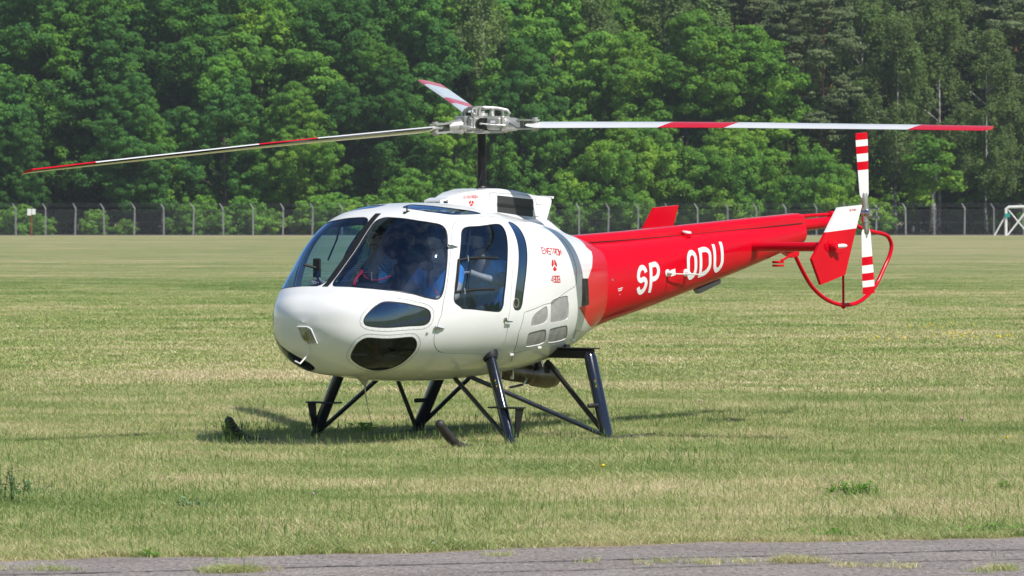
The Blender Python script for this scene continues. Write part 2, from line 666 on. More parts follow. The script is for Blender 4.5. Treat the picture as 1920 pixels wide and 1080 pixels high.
def field_points(d0, d1, n, seed, power=1.0, margin=1.35):
    rg = np.random.default_rng(seed)
    # density falls with distance
    u = rg.uniform(size=n * 2)
    d = d0 * (d1 / d0) ** (u ** power)
    x = rg.uniform(-1, 1, size=n * 2) * d * .1046 * margin
    y = -45 + d
    ey = np.array([edge_y(v) for v in x])
    ok = y > ey + .05 + rg.uniform(size=n * 2) ** 2 * .32
    return np.stack([x, y, np.zeros_like(x)], -1)[ok][:n], d[ok][:n]


p, d = field_points(28.5, 64, 80000, 3, 1.0)
bare = np.sin(p[:, 0] * .9 + 2 * np.sin(p[:, 1] * .7)) * np.sin(p[:, 1] * 1.1 + p[:, 0] * .3)
sc = np.random.default_rng(5).uniform(.75, 1.25, len(p)) * (1 + .22 * bare)
scatter('grass', p, sc, near_c, 'short mown grass, green and straw mixed, in front of and under the helicopter')
p, d = field_points(56, 215, 75000, 4, 1.0, 1.25)
scatter('grass', p, np.random.default_rng(6).uniform(.7, 1.3, len(p)) * np.clip((215 - d) / 110, .35, 1.1), far_c,
        'short pale grass of the airfield beyond the helicopter')
# tufts rooted in the cracks of the taxiway
pts = []
rg = random.Random(9)
for px, py, w, n in ((440, 1075, 90, 90), (1495, 1057, 60, 60), (1330, 1060, 60, 18), (1400, 1059, 30, 12), (1250, 1058, 50, 10), (1200, 1060, 40, 8),
                     (1590, 1066, 50, 12), (1690, 1068, 30, 9), (1640, 1066, 30, 8), (1885, 1072, 50, 24), (1830, 1074, 30, 7),
                     (60, 1072, 120, 22), (930, 1045, 50, 14), (1100, 1057, 30, 7)):
    dd = 2.09 * 9180 / (py - 399)
    for _ in range(int(n * (.9 if n > 50 else .45))):
        pts.append((at_px(px + rg.gauss(0, w / 3.6), dd), -45 + dd + rg.gauss(0, .06), .01))
scatter('grass', pts, [rg.uniform(.45, .95) for _ in pts], near_c, 'small grass tufts growing in the taxiway cracks')

# pale dry track along the foot of the fence
M_sandy_track = paint('dry_track_sand', (.36, .33, .24), .95, var=.4, nscale=.25)
xs = np.linspace(-80, 80, 161)
mk('fence_track_path', [(x, 399.5 + random.uniform(-1.5, 1.5), .006) for x in xs] + [(x, 409.5, .006) for x in xs], [(k, k + 1, k + 162, k + 161) for k in range(160)], M_sandy_track)['kind'] = 'structure'

# ------------------------------------------------------------------ trees
M_leaf_oak = foliage_mat('oak_leaves', (.050, .145, .042), (.110, .265, .055), (.165, .350, .048), .45)
M_leaf_lime = foliage_mat('lime_leaves', (.090, .215, .042), (.180, .360, .055), (.280, .450, .055), .5)
M_leaf_grey = foliage_mat('birch_leaves', (.115, .180, .066), (.190, .275, .090), (.160, .290, .070), .45)
M_needle = foliage_mat('pine_needles', (.092, .130, .062), (.155, .200, .088), (.13, .16, .072), .45, .2)
M_bark_dk = bark_mat('dark_bark', (.035, .028, .022), (.075, .062, .050))
M_bark_pine = bark_mat('pine_bark', (.10, .045, .028), (.24, .105, .06))
M_bark_birch = bark_mat('birch_bark', (.06, .055, .05), (.40, .39, .36), True)


def leaf_faces(c, n, size, rg):
    """c, n: (k,3) centres and normals -> quads"""
    k = len(c)
    r = rg.normal(size=(k, 3))
    t = np.cross(n, r)
    t /= np.linalg.norm(t, axis=1)[:, None] + 1e-9
    b = np.cross(n, t)
    s = size * rg.uniform(.6, 1.25, size=(k, 1))
    asp = rg.uniform(.55, 1, size=(k, 1))
    bend = n * s * rg.uniform(-.35, .1, size=(k, 1))
    v = np.stack([c - t * s, c - b * s * asp + bend, c + t * s, c + b * s * asp + bend], 1).reshape(-1, 3)
    return v


def crown_mesh(name, lobes, mat, leaf, per, sub_r, rg, drop=0.0, flatten=1.0, inner=.12):
    """lobes: list of (x,y,z,r,rz)"""
    C, Nn = [], []
    L = np.array([(a, b, c_, r, rz) for a, b, c_, r, rz in lobes])
    mid = L[:, :3].mean(0)
    for (x, y, z, r, rz) in lobes:
        nsub = int(14 * (r / 1.6) ** 2) + 5
        d = rg.normal(size=(nsub, 3))
        d[:, 2] = d[:, 2] * .9 + .25
        d /= np.linalg.norm(d, axis=1)[:, None]
        cc = np.array([x, y, z]) + d * np.array([r, r, rz]) * rg.uniform(.72, 1.05, size=(nsub, 1))
        # drop sub clumps buried in other lobes
        keep = np.ones(nsub, bool)
        for (x2, y2, z2, r2, rz2) in lobes:
            q = (((cc - np.array([x2, y2, z2])) / np.array([r2, r2, rz2])) ** 2).sum(1)
            keep &= q > .42
        for c0, dd in zip(cc[keep], d[keep]):
            sr = sub_r * rg.uniform(.6, 1.35)
            k = int(per * (sr / sub_r) ** 2 * rg.uniform(.7, 1.3))
            e = rg.normal(size=(k, 3)) * np.array([1, 1, .8 * flatten]) + dd * .55
            e[:, 2] += .25
            e /= np.linalg.norm(e, axis=1)[:, None]
            rad = sr * rg.uniform(.25, 1.0, size=(k, 1)) ** .45
            pos = c0 + e * rad * np.array([1.15, 1.15, .75 * flatten])
            if drop:
                pos[:, 2] -= np.abs(rg.normal(size=k)) * drop
            C.append(pos)
            nn = e + rg.normal(size=(k, 3)) * .42 + np.array([0, 0, .18])
            Nn.append(nn / np.linalg.norm(nn, axis=1)[:, None])
        ki = int(nsub * per * inner)
        e = rg.normal(size=(ki, 3))
        e /= np.linalg.norm(e, axis=1)[:, None]
        C.append(np.array([x, y, z]) + e * np.array([r, r, rz]) * rg.uniform(.1, .75, size=(ki, 1)))
        Nn.append(e)
    C, Nn = np.concatenate(C), np.concatenate(Nn)
    V = leaf_faces(C, Nn, leaf, rg)
    F = np.arange(len(V)).reshape(-1, 4)
    me = bpy.data.meshes.new(name)
    me.vertices.add(len(V))
    me.vertices.foreach_set('co', V.astype(np.float32).ravel())
    me.loops.add(F.size)
    me.loops.foreach_set('vertex_index', F.astype(np.int32).ravel())
    me.polygons.add(len(F))
    me.polygons.foreach_set('loop_start', np.arange(0, F.size, 4, dtype=np.int32))
    me.update(calc_edges=True)
    me.materials.append(mat)
    return me


def lobe_set(h, w, base, n, rg, top=.55, rr=(.20, .33), rz=.8):
    ls = []
    for k in range(n):
        t = (k + .5) / n
        z = base + (h - base) * (.08 + .86 * t)
        prof = math.sin(pi * min(1, max(.05, (.12 + t * .88)))) ** .6
        if t > top:
            prof *= 1 - .45 * (t - top) / (1 - top)
        a = rg.uniform(0, 2 * pi)
        rad = w / 2 * prof * rg.uniform(.35, .95)
        r = w * rg.uniform(*rr) * (.75 + .35 * prof)
        ls.append((math.cos(a) * rad, math.sin(a) * rad, z, r, r * rz))
    return ls


def trunk_mb(h, r0, lobes, rg, lean=0.3, limbs=7, r_limb=.09):
    mb = MB()
    pts = [(0, 0, -.3)]
    ph = rg.uniform(0, 6.28)
    for k in range(1, 9):
        t = k / 8
        pts.append((lean * t * math.cos(ph) + .12 * math.sin(3 * t + ph), lean * t * math.sin(ph) + .12 * math.cos(4 * t), h * t))
    mb.tube(pts, [r0 * (1.25 if k == 0 else 1 - .82 * k / 8) for k in range(9)], 8)
    L = list(lobes)
    rg.shuffle(L)
    for (x, y, z, r, rz) in L[:limbs]:
        t = min(.95, max(.2, (z - .35 * math.hypot(x, y) - 1) / h))
        k = t * 8
        i = int(k)
        p0 = Vector(pts[i]).lerp(Vector(pts[min(8, i + 1)]), k - i)
        p1 = Vector((x, y, z))
        pm = p0.lerp(p1, .5) + Vector((0, 0, .3))
        mb.tube([p0, pm, p1], [r_limb, r_limb * .7, r_limb * .3], 6)
    return mb


TREES = {}


def tree_proto(key, seed, h, w, base, n, mat, bark, leaf, per, sub_r, r0, rr=(.2, .33), rz=.8, drop=0, flatten=1, limbs=8, top=.55):
    rg = np.random.default_rng(seed)
    lobes = lobe_set(h, w, base, n, rg, top, rr, rz)
    cm = crown_mesh(key + '_crown', lobes, mat, leaf, per, sub_r, rg, drop, flatten)
    mb = trunk_mb(h * .93, r0, lobes, rg, .4, limbs)
    tm = bpy.data.meshes.new(key + '_trunk')
    tm.from_pydata(mb.v, [], mb.f)
    tm.polygons.foreach_set('use_smooth', np.ones(len(tm.polygons), dtype=bool))
    tm.materials.append(bark)
    TREES[key] = (cm, tm, h)


def plant_tree(name, key, x, dist, height, label, cat='tree', group=None, rot=None, sx=1.0):
    cm, tm, h = TREES[key]
    s = height / h
    r = empty(name, (x, -45 + dist, 0), rot if rot is not None else random.uniform(0, 6.28))
    r.scale = (s * sx, s * sx, s)
    tag(r, label, cat, group)
    for n_, me in (('trunk', tm), ('crown', cm)):
        o = bpy.data.objects.new(n_, me)
        COL.objects.link(o)
        o.parent = r
        if n_ == 'crown':
            o['kind'] = 'stuff'
    return r


for k in range(3):
    tree_proto('oak%d' % k, 20 + k, 20, 11.5, 2.2, 26, M_leaf_oak, M_bark_dk, .125, 105, .56, .28, (.13, .22), .8)
for k in range(2):
    tree_proto('lime%d' % k, 30 + k, 18, 10.5, 2.0, 24, M_leaf_lime, M_bark_dk, .12, 105, .52, .24, (.13, .22), .8)
for k in range(3):
    tree_proto('birch%d' % k, 40 + k, 24, 8.5, 4.0, 28, M_leaf_grey, M_bark_birch, .13, 62, .55, .17, (.13, .21), 1.0, .55, 1.2, 10)
for k in range(2):
    tree_proto('pine%d' % k, 50 + k, 24, 8.0, 8.0, 22, M_needle, M_bark_pine, .13, 85, .62, .22, (.13, .22), .55, 0, .6, 10)
tree_proto('bush0', 60, 5.5, 7.0, .2, 16, M_leaf_lime, M_bark_dk, .105, 95, .44, .06, (.17, .27), .8)
tree_proto('bush1', 61, 3.0, 4.2, .1, 11, M_leaf_lime, M_bark_dk, .11, 55, .36, .04, (.2, .3), .8)
tree_proto('willow0', 62, 11, 12.5, .3, 34, M_leaf_lime, M_bark_dk, .115, 115, .54, .12, (.13, .2), .85, .2)
tree_proto('sapling0', 63, 6, 3.2, .4, 12, M_leaf_lime, M_bark_dk, .12, 50, .4, .05, (.2, .3), 1.0)

WHERE = ['at the left edge of the forest front', 'above the fence left of the helicopter', 'behind the raised rotor blade', 'behind the rotor mast',
         'right of the rotor mast', 'above the tail boom', 'above the tail rotor', 'at the right edge of the forest front']


def place_word(px):
    return WHERE[min(7, max(0, int(px / 240)))]


row = [  # px centre, distance, height, kind, width factor
    (-70, 470, 22, 'oak0', 1), (20, 468, 15, 'oak1', .95), (95, 482, 25, 'oak2', 1.1), (190, 480, 24, 'oak0', 1.05), (255, 463, 15.5, 'oak1', 1.0), (330, 478, 25, 'oak2', 1.05),
    (420, 466, 17.0, 'oak0', 1.05), (500, 480, 24, 'lime0', 1.05), (560, 464, 14.5, 'lime1', 1.0), (640, 481, 25, 'oak1', 1.0), (715, 470, 18, 'oak2', .95),
    (790, 480, 24, 'oak0', .9), (850, 466, 13, 'lime0', .85), (905, 484, 27, 'birch0', 1.0), (975, 470, 19, 'oak1', .85), (1045, 481, 25, 'lime1', .95), (1110, 484, 25, 'birch2', 1.0),
    (1180, 476, 20, 'lime0', .95), (1290, 470, 21.5, 'lime1', 1.15), (1400, 472, 20.5, 'lime0', 1.1), (1475, 482, 25, 'pine0', 1.0), (1540, 474, 24, 'pine1', 1.05),
    (1610, 480, 26, 'birch1', 1.1), (1680, 472, 22, 'birch2', 1.05), (1760, 478, 26, 'birch0', 1.1), (1850, 470, 20, 'birch1', 1.05), (1900, 486, 27, 'pine0', 1.1),
    (1985, 474, 23, 'birch2', 1.0), (-150, 474, 22, 'oak1', 1), (2060, 474, 24, 'pine1', 1.0), (-230, 480, 24, 'lime0', 1), (2140, 478, 25, 'oak2', 1)]
NAMES = {'oak': ('oak_tree', 'dark green broad-leaved tree'), 'lime': ('lime_tree', 'bright green broad-leaved tree'),
         'birch': ('birch_tree', 'grey-green drooping birch'), 'pine': ('pine_tree', 'tall dull green pine with reddish bark')}
seen = {}
for (px, dist, h, key, sx) in row:
    kind = key.rstrip('0123456789')
    nm, lb = NAMES[kind]
    wd = place_word(px)
    size = 'low' if h < 18 else ('mid-height' if h < 23 else 'tall')
    lab = '%s %s %s' % (size, lb.replace('tall ', ''), wd)
    k = seen.get(lab, 0)
    seen[lab] = k + 1
    if k:
        lab = lab.replace('broad-leaved tree', 'leafy tree').replace('grey-green drooping birch', 'pale drooping birch').replace('dull green pine with reddish bark', 'red-barked pine') + ', the farther one'
    plant_tree(nm, key, at_px(px, dist), dist, h, lab, group='trees in the front row of the forest', sx=sx)
rg = random.Random(4)
for rw, (dist, hmin, hmax, step) in enumerate(((496, 25, 28, 88), (512, 27, 31, 92), (532, 30, 34, 96))):
    px = -260 + rw * 30
    while px < 2200:
        if px < 420:
            key = rg.choice(['oak0', 'oak1', 'oak2', 'oak2'])
        elif px < 1150:
            key = rg.choice(['oak0', 'oak1', 'lime0', 'birch1', 'oak2'])
        else:
            key = rg.choice(['pine0', 'pine1', 'birch0', 'birch2', 'birch1', 'lime1'])
        kind = key.rstrip('0123456789')
        h = rg.uniform(hmin, hmax)
        nm, lb = NAMES[kind]
        plant_tree(nm, key, at_px(px + rg.uniform(-15, 15), dist), dist + rg.uniform(-4, 4), h,
                   '%s deep in the forest behind the front row' % lb, group='%ss deep in the forest' % nm.replace('_', ' '), sx=rg.uniform(1.1, 1.3))
        px += step

# shrubs behind the fence
plant_tree('willow_shrub', 'willow0', at_px(1180, 464), 464, 10.6, 'broad mid-green shrub thicket rising behind the tail boom cover', 'shrub', sx=1.0)
plant_tree('willow_shrub', 'willow0', at_px(1360, 466), 466, 10.0, 'broad bright shrub thicket behind the far stabiliser plate', 'shrub', rot=2, sx=1.0)
plant_tree('willow_shrub', 'willow0', at_px(1530, 463), 463, 8.0, 'rounded bright shrub thicket just left of the tail rotor', 'shrub', rot=4, sx=.95)
plant_tree('hazel_shrub', 'bush0', at_px(760, 461), 461, 5.6, 'pale green shrub above the cabin roof behind the fence', 'shrub', rot=1)
plant_tree('hazel_shrub', 'bush0', at_px(1065, 460), 460, 5.2, 'green shrub behind the fence just aft of the rotor mast', 'shrub', rot=3, sx=.9)
BW = ['just left of the white sign', 'just right of the white sign', 'two posts right of the sign', 'below the middle of the left rotor blade', 'under the stripe of the left rotor blade', 'left of the cabin, three posts away',
      'left of the cabin, two posts away', 'next to the cabin, one post away', 'touching the outline of the windscreen', 'above the front roof window', 'above the roof antenna', 'right behind the mast foot', 'right of the rotor mast',
      'right of the tail rotor hub', 'inside the curve of the tail guard', 'at the left border of the photo', 'at the right border by the gate', 'over the front edge of the roof', 'three posts right of the sign']
bl = [(40, 2.6), (80, 1.6), (175, 2.2), (350, 2.6), (375, 3.4), (420, 2.4), (455, 3.3), (490, 2.4), (590, 2.6), (650, 3.0), (700, 3.4), (920, 3.0), (985, 3.2), (1620, 3.4),
      (1655, 2.2), (-30, 3), (1960, 3), (620, 3.6), (235, 1.4)]
for k, (px, h) in enumerate(bl):
    wd = BW[k]
    s_ = 'knee-high' if h < 2 else 'low' if h < 2.7 else 'taller'
    plant_tree('bramble_bush', 'bush1', at_px(px, 457), 457 + (k % 3) * 1.5, h, '%s yellow-green bush behind the fence, %s' % (s_, wd), 'bush',
               'bushes along the back of the fence', sx=random.uniform(.9, 1.3))
# forest floor and undergrowth that closes the view between the trunks
M_litter = paint('leaf_litter', (.045, .040, .022), .95, var=.5, nscale=.6)
mk('forest_ground', [(-400, 412, .02), (400, 412, .02), (400, 700, .02), (-400, 700, .02)], [(0, 1, 2, 3)], M_litter)['kind'] = 'structure'
for rw, (dist, step, hh) in enumerate(((494, 150, 8.5), (520, 150, 11.5))):
    px = -280 + 37 * rw
    while px < 2230:
        plant_tree('undergrowth_shrub', ('bush0', 'willow0')[rw % 2], at_px(px, dist), dist, hh * random.uniform(.8, 1.15),
                   'shaded bushy undergrowth filling the dark between the trunks of the forest', 'shrub', 'undergrowth between the forest trunks', sx=random.uniform(1, 1.3))
        px += step
# pale birch stems seen through the fence and in gaps
mb_tr = MB().tube([(0, 0, -.2), (.1, 0, 3), (.0, .1, 6), (.25, .1, 9), (.2, 0, 13)], [.26, .22, .2, .16, .1], 8)
stem_me = bpy.data.meshes.new('birch_stem')
stem_me.from_pydata(mb_tr.v, [], mb_tr.f)
stem_me.polygons.foreach_set('use_smooth', np.ones(len(stem_me.polygons), dtype=bool))
stem_me.materials.append(M_bark_birch)
for k, (px, d, s, lb) in enumerate(((1748, 459, 1.35, 'stout pale birch trunk showing through the fence right of the tail rotor'),
                                    (305, 464, .9, 'grey birch stem behind the fence midway to the sign'))):
    r = empty('birch_tree', (at_px(px, d), -45 + d, 0), k * 1.3)
    r.scale = (s, s, .62)
    tag(r, lb, 'tree', 'bare birch stems at the forest edge')
    o = bpy.data.objects.new('trunk', stem_me)
    COL.objects.link(o)
    o.parent = r
    o = bpy.data.objects.new('crown', TREES['sapling0'][0])
    COL.objects.link(o)
    o.parent = r
    o.location = (0, 0, 3.6)
    o.scale = (1.3, 1.3, 1.9)
    o['kind'] = 'stuff'

# ------------------------------------------------------------------ perimeter fence
FD = 450.0
FY = -45 + FD
M_conc = paint('fence_post_concrete', (.27, .275, .27), .85, var=.35, nscale=3)
M_wire = paint('galvanised_wire', (.16, .17, .18), .6, .4)
M_white = paint('white_enamel', (.78, .78, .76), .45)
M_rust = paint('rust_red_post', (.33, .06, .03), .7)
M_teal = paint('teal_plastic', (.02, .30, .27), .5)
fence = empty('perimeter_fence', (0, FY, 0))
tag(fence, 'long wire mesh fence on concrete posts along the foot of the forest', 'fence')
pm = MB()
pm.prism([(-.075, -.07, -.2), (.075, -.07, -.2), (.065, -.06, 2.55), (-.065, -.06, 2.55)], (0, .13, 0))
pm.prism([(-.07, -.055, 2.5), (.07, -.055, 2.5), (-.26, -.04, 2.98), (-.34, -.04, 2.94)], (0, .09, 0))
post0 = None
px = -415.5
posts = []
while px < 2330:
    posts.append(at_px(px, FD))
    px += 55.6
for x in posts:
    if post0 is None:
        post0 = pm.build('fence_post', M_conc, fence, False)
        o = post0
    else:
        o = post0.copy()
        COL.objects.link(o)
    o.location = (x + random.uniform(-.05, .05), 0, 0)
    o.rotation_euler = (0, random.uniform(-.035, .035), random.uniform(-.25, .25))
X0, X1, HM, cell = posts[0], posts[-1], 2.35, .075
vs, fs = [], []
n = int((X1 - X0 + HM) / cell)
for sgn in (1, -1):
    for k in range(n):
        xa = X0 - HM + k * cell
        a = [xa, 0.06] if sgn > 0 else [xa + HM, 0.06]
        b_ = [xa + HM, HM] if sgn > 0 else [xa, HM]
        e = len(vs)
        w_ = .0026
        yy = .075 * sgn * .03 - .08
        for (xx, zz) in (a, b_):
            vs += [(xx - w_, yy, zz), (xx + w_, yy, zz), (xx, yy - w_, zz)]
        fs += [(e, e + 1, e + 4, e + 3), (e + 1, e + 2, e + 5, e + 4), (e + 2, e, e + 3, e + 5)]
cl = mk('chain_link_mesh', vs, fs, M_wire, fence)
cl['kind'] = 'stuff'
mb = MB()
for (y, z) in ((-.08, 2.36), (-.08, 1.2), (-.08, .08)):
    mb.tube([(X0, y, z), (X1, y, z)], .006, 4)
mb.build('tension_wire', M_wire, fence, False)
for dx, z in ((-.12, 2.66), (-.2, 2.80), (-.29, 2.94)):
    MB().tube([(X0 + dx, -.05, z), (X1 + dx, -.05, z)], .006, 4).build('barbed_wire', M_wire, fence, False)

# white sign on a red post, in front of the fence
sg = empty('airfield_sign', (at_px(59, 447), -45 + 447, 0))
tag(sg, 'small white two-panel board on a thin rust-red post by the fence', 'sign')
MB().tube([(0, 0, -.2), (0, 0, 2.1)], .045, 8).build('post', M_rust, sg)
MB().box((-.19, -.07, 2.15), (.37, .03, .60), bevel=.01).build('panel', M_white, sg, False)
MB().box((.21, -.07, 2.18), (.34, .03, .52), bevel=.01).build('panel', M_white, sg, False)

# white gate frame at the right end of the fence
gd = 446
gt = empty('gate_frame', (at_px(1886, gd), -45 + gd, 0))
tag(gt, 'white tubular gate frame with crossed braces and a teal box', 'gate')
MB().tube([(0, 0, -.2), (0, 0, 2.45), (.25, 0, 2.62), (4.2, 0, 2.70)], .13, 8).build('frame', M_white, gt)
MB().tube([(4.2, 0, -.2), (4.2, 0, 2.7)], .13, 8).build('post', M_white, gt)
MB().tube([(-1.05, -.03, .0), (-.1, -.03, 1.75)], .07, 6).build('brace', M_white, gt)
MB().tube([(.15, -.05, .05), (2.1, -.05, 2.55)], .08, 6).build('brace', M_white, gt)
MB().tube([(.15, .07, 2.45), (2.1, .07, .1)], .06, 6).build('brace', M_white, gt)
MB().tube([(2.1, -.05, 2.6), (4.1, -.05, .1)], .07, 6).build('brace', M_white, gt)
MB().box((.1, -.17, 1.85), (.5, .12, .35), bevel=.02).build('junction_box', M_teal, gt, False)

# ------------------------------------------------------------------ the helicopter
# local axes: x forward, y to its left, z up; origin on the ground under the mast
HELI = empty('helicopter', (-57 / 204, 0, 0), R(232))
tag(HELI, 'white and red turbine helicopter with three rotor blades standing on black skids in the grass', 'helicopter')

M_wht = paint('white_aircraft_paint', (.82, .82, .81), .22, coat=.5, var=.05, nscale=2.5, bump=.03, bscale=5)
M_red = paint('red_aircraft_paint', (.62, .0012, .014), .16, coat=0, spec=.16, var=.07, nscale=2.5, bump=.04, bscale=4)
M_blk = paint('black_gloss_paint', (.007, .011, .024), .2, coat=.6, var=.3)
M_blkm = paint('black_satin', (.012, .012, .013), .5, var=.3)
M_seal = paint('black_window_seal', (.012, .014, .02), .45)
M_inner = paint('cabin_lining', (.085, .095, .115), .8, var=.3)
M_gap = paint('panel_gap', (.16, .165, .17), .7)
M_metal = paint('hub_cast_metal', (.46, .455, .42), .42, .55, var=.2, nscale=14, bump=.1)
M_steel = paint('bright_steel', (.6, .6, .6), .25, 1.0, var=.2, nscale=30)
M_dkmet = paint('oily_dark_metal', (.045, .042, .04), .4, .6, var=.4, nscale=14)
M_alu = paint('perforated_aluminium', (.44, .43, .415), .5, .15, var=.3, nscale=7, bump=.6, bscale=260)
M_exh = paint('heat_stained_steel', (.17, .145, .11), .32, .85, var=.5, nscale=6)
M_skid = paint('worn_skid_paint', (.035, .030, .030), .55, var=.5, nscale=12)
M_redtxt = paint('red_lettering', (.60, .012, .012), .4)
M_whttxt = paint('white_lettering', (.82, .82, .82), .35)
M_grytxt = paint('grey_markings', (.25, .25, .26), .5)
M_yel = paint('yellow_marking', (.75, .5, .03), .5)
M_grn = paint('green_marking', (.02, .25, .06), .5)
M_glass = glass_mat('cabin_glazing', (.58, .77, .98), 1.05, .05)
M_glass_d = glass_mat('sky_tinted_glazing', (.035, .13, .30), 2.2, .0)  # tinted panes, made bluer in place of a blue sky reflection
M_glass_s = glass_mat('side_window_glazing', (.60, .80, 1.0), 1.0, .015)
M_glass_c = glass_mat('chin_glazing', (.16, .17, .19), .55, .0, (.8, .85, .9))
M_seat = paint('grey_green_leather', (.12, .15, .155), .55, var=.2, bump=.2)
M_seatd = paint('dark_seat_leather', (.02, .025, .035), .5, var=.3, bump=.2)
M_panel = paint('instrument_black', (.012, .012, .013), .6)
M_cable = paint('pink_red_cable', (.75, .02, .06), .4)
m, nt, out = new_mat('black_grille_mesh')
tc = N(nt, 'ShaderNodeTexCoord')
w1 = N(nt, 'ShaderNodeTexWave', i_Scale=24.0)
w1.bands_direction = 'DIAGONAL'
nt.links.new(mapping(nt, tc.outputs['Object'], (1, 0, 1)), w1.inputs['Vector'])
w2 = N(nt, 'ShaderNodeTexWave', i_Scale=24.0)
w2.bands_direction = 'DIAGONAL'
nt.links.new(mapping(nt, tc.outputs['Object'], (-1, 0, 1)), w2.inputs['Vector'])
mm = mathn(nt, 'MAXIMUM', w1.outputs[1], w2.outputs[1])
rr = ramp(nt, mm, [(.72, (.008, .008, .009)), (.9, (.06, .062, .06))])
b = N(nt, 'ShaderNodeBsdfPrincipled', i_Roughness=.6)
nt.links.new(rr.outputs[0], b.inputs['Base Color'])
nt.links.new(b.outputs[0], out.inputs[0])
M_grille = m
# checked shirt
m, nt, out = new_mat('checked_shirt')
tc = N(nt, 'ShaderNodeTexCoord')
sp = N(nt, 'ShaderNodeSeparateXYZ')
nt.links.new(mapping(nt, tc.outputs['Object'], (60, 60, 60)), sp.inputs[0])
ln = [mathn(nt, 'GREATER_THAN', mathn(nt, 'FRACT', sp.outputs[k]), .68) for k in (0, 1, 2)]
f = mathn(nt, 'MAXIMUM', mathn(nt, 'MAXIMUM', ln[0], ln[1]), ln[2])
b = N(nt, 'ShaderNodeBsdfPrincipled', i_Roughness=.85)
nt.links.new(mixc(nt, f, (.035, .037, .045), (.55, .56, .55)), b.inputs['Base Color'])
nt.links.new(b.outputs[0], out.inputs[0])
M_check = m

# hull stations: x, half width, top z, bottom z, z of the widest line
HK = np.array([
    [2.53, 0., 1.13, 1.13, 1.13], [2.505, .19, 1.235, 1.022, 1.130], [2.42, .405, 1.34, .860, 1.117], [2.20, .635, 1.455, .682, 1.108],
    [1.90, .792, 1.71, .630, 1.159], [1.45, .922, 2.10, .585, 1.24], [.90, .98, 2.182, .573, 1.279], [.30, .925, 2.115, .592, 1.281],
    [-.40, .765, 2.01, .667, 1.296], [-1.0, .545, 1.90, .80, 1.335], [-1.45, .37, 1.81, .97, 1.385]])
NT, NB = 3.1, 2.3


def spline(P, n):
    P = np.asarray(P, float)
    d = np.r_[0, np.cumsum(np.maximum(1e-3, np.linalg.norm(np.diff(P[:, :3], axis=0), axis=1)) ** .6)]
    T = np.zeros_like(P)
    T[1:-1] = ((P[2:] - P[1:-1]) / (d[2:] - d[1:-1])[:, None] * (d[1:-1] - d[:-2])[:, None] +
               (P[1:-1] - P[:-2]) / (d[1:-1] - d[:-2])[:, None] * (d[2:] - d[1:-1])[:, None]) / (d[2:] - d[:-2])[:, None]
    T[0] = (P[1] - P[0]) / (d[1] - d[0])
    T[-1] = (P[-1] - P[-2]) / (d[-1] - d[-2])
    s = np.linspace(0, d[-1], n)
    i = np.clip(np.searchsorted(d, s, side='right') - 1, 0, len(d) - 2)
    h = (d[i + 1] - d[i])[:, None]
    t = (s - d[i])[:, None] / h
    return ((2 * t ** 3 - 3 * t ** 2 + 1) * P[i] + (t ** 3 - 2 * t ** 2 + t) * h * T[i] + (-2 * t ** 3 + 3 * t ** 2) * P[i + 1] + (t ** 3 - t ** 2) * h * T[i + 1])


HS = spline(HK, 801)


def hull(p, th):
    p = np.asarray(p, float)
    th = np.asarray(th, float)
    x = np.clip(p, 0, 1) * 800
    i = np.clip(x.astype(int), 0, 799)
    f = (x - i)[..., None]
    s = HS[i] * (1 - f) + HS[i + 1] * f
    c, sn = np.cos(th), np.sin(th)
    n = np.where(c > 0, NT, NB)
    v = s[..., 1] * np.sign(sn) * np.abs(sn) ** (2 / n)
    a = np.abs(c) ** (2 / n)
    z = np.where(c > 0, s[..., 4] + (s[..., 2] - s[..., 4]) * a, s[..., 4] - (s[..., 4] - s[..., 3]) * a)
    return np.stack([s[..., 0], v, z], -1)


def hull_n(p, th):
    e = 2e-3
    p = np.clip(np.asarray(p, float), 1.2 * e, 1 - 1.2 * e)
    th = np.clip(np.asarray(th, float), 1e-2, pi - 1e-2)
    du = hull(p + e, th) - hull(p - e, th)
    dt = hull(p, th + e) - hull(p, th - e)
    n = np.cross(dt, du)
    n /= np.linalg.norm(n, axis=-1, keepdims=True) + 1e-12
    x = hull(p, th)
    c = np.stack([x[..., 0] * .9 + .1, 0 * x[..., 1], 0 * x[..., 2] + 1.2], -1)
    sg = np.sign(((x - c) * n).sum(-1, keepdims=True))
    sg[sg == 0] = 1
    return n * sg


def chaikin(P, it=2, closed=True):
    P = np.asarray(P, float)
    for _ in range(it):
        Q = np.roll(P, -1, axis=0) if closed else P[1:]
        A = P if closed else P[:-1]
        N_ = np.stack([A * .78 + Q * .22, A * .22 + Q * .78], 1).reshape(-1, 2)
        if not closed:
            N_ = np.vstack([P[:1], N_, P[-1:]])
        P = N_
    return P


def resample(P, step):
    """closed outline in (p, th), resampled evenly along the real surface"""
    X = hull(P[:, 0], P[:, 1])
    Q = np.vstack([P, P[:1]])
    XX = np.vstack([X, X[:1]])
    d = np.r_[0, np.cumsum(np.linalg.norm(np.diff(XX, axis=0), axis=1))]
    n = max(12, int(d[-1] / step))
    s = np.linspace(0, d[-1], n, endpoint=False)
    return np.stack([np.interp(s, d, Q[:, 0]), np.interp(s, d, Q[:, 1])], -1)


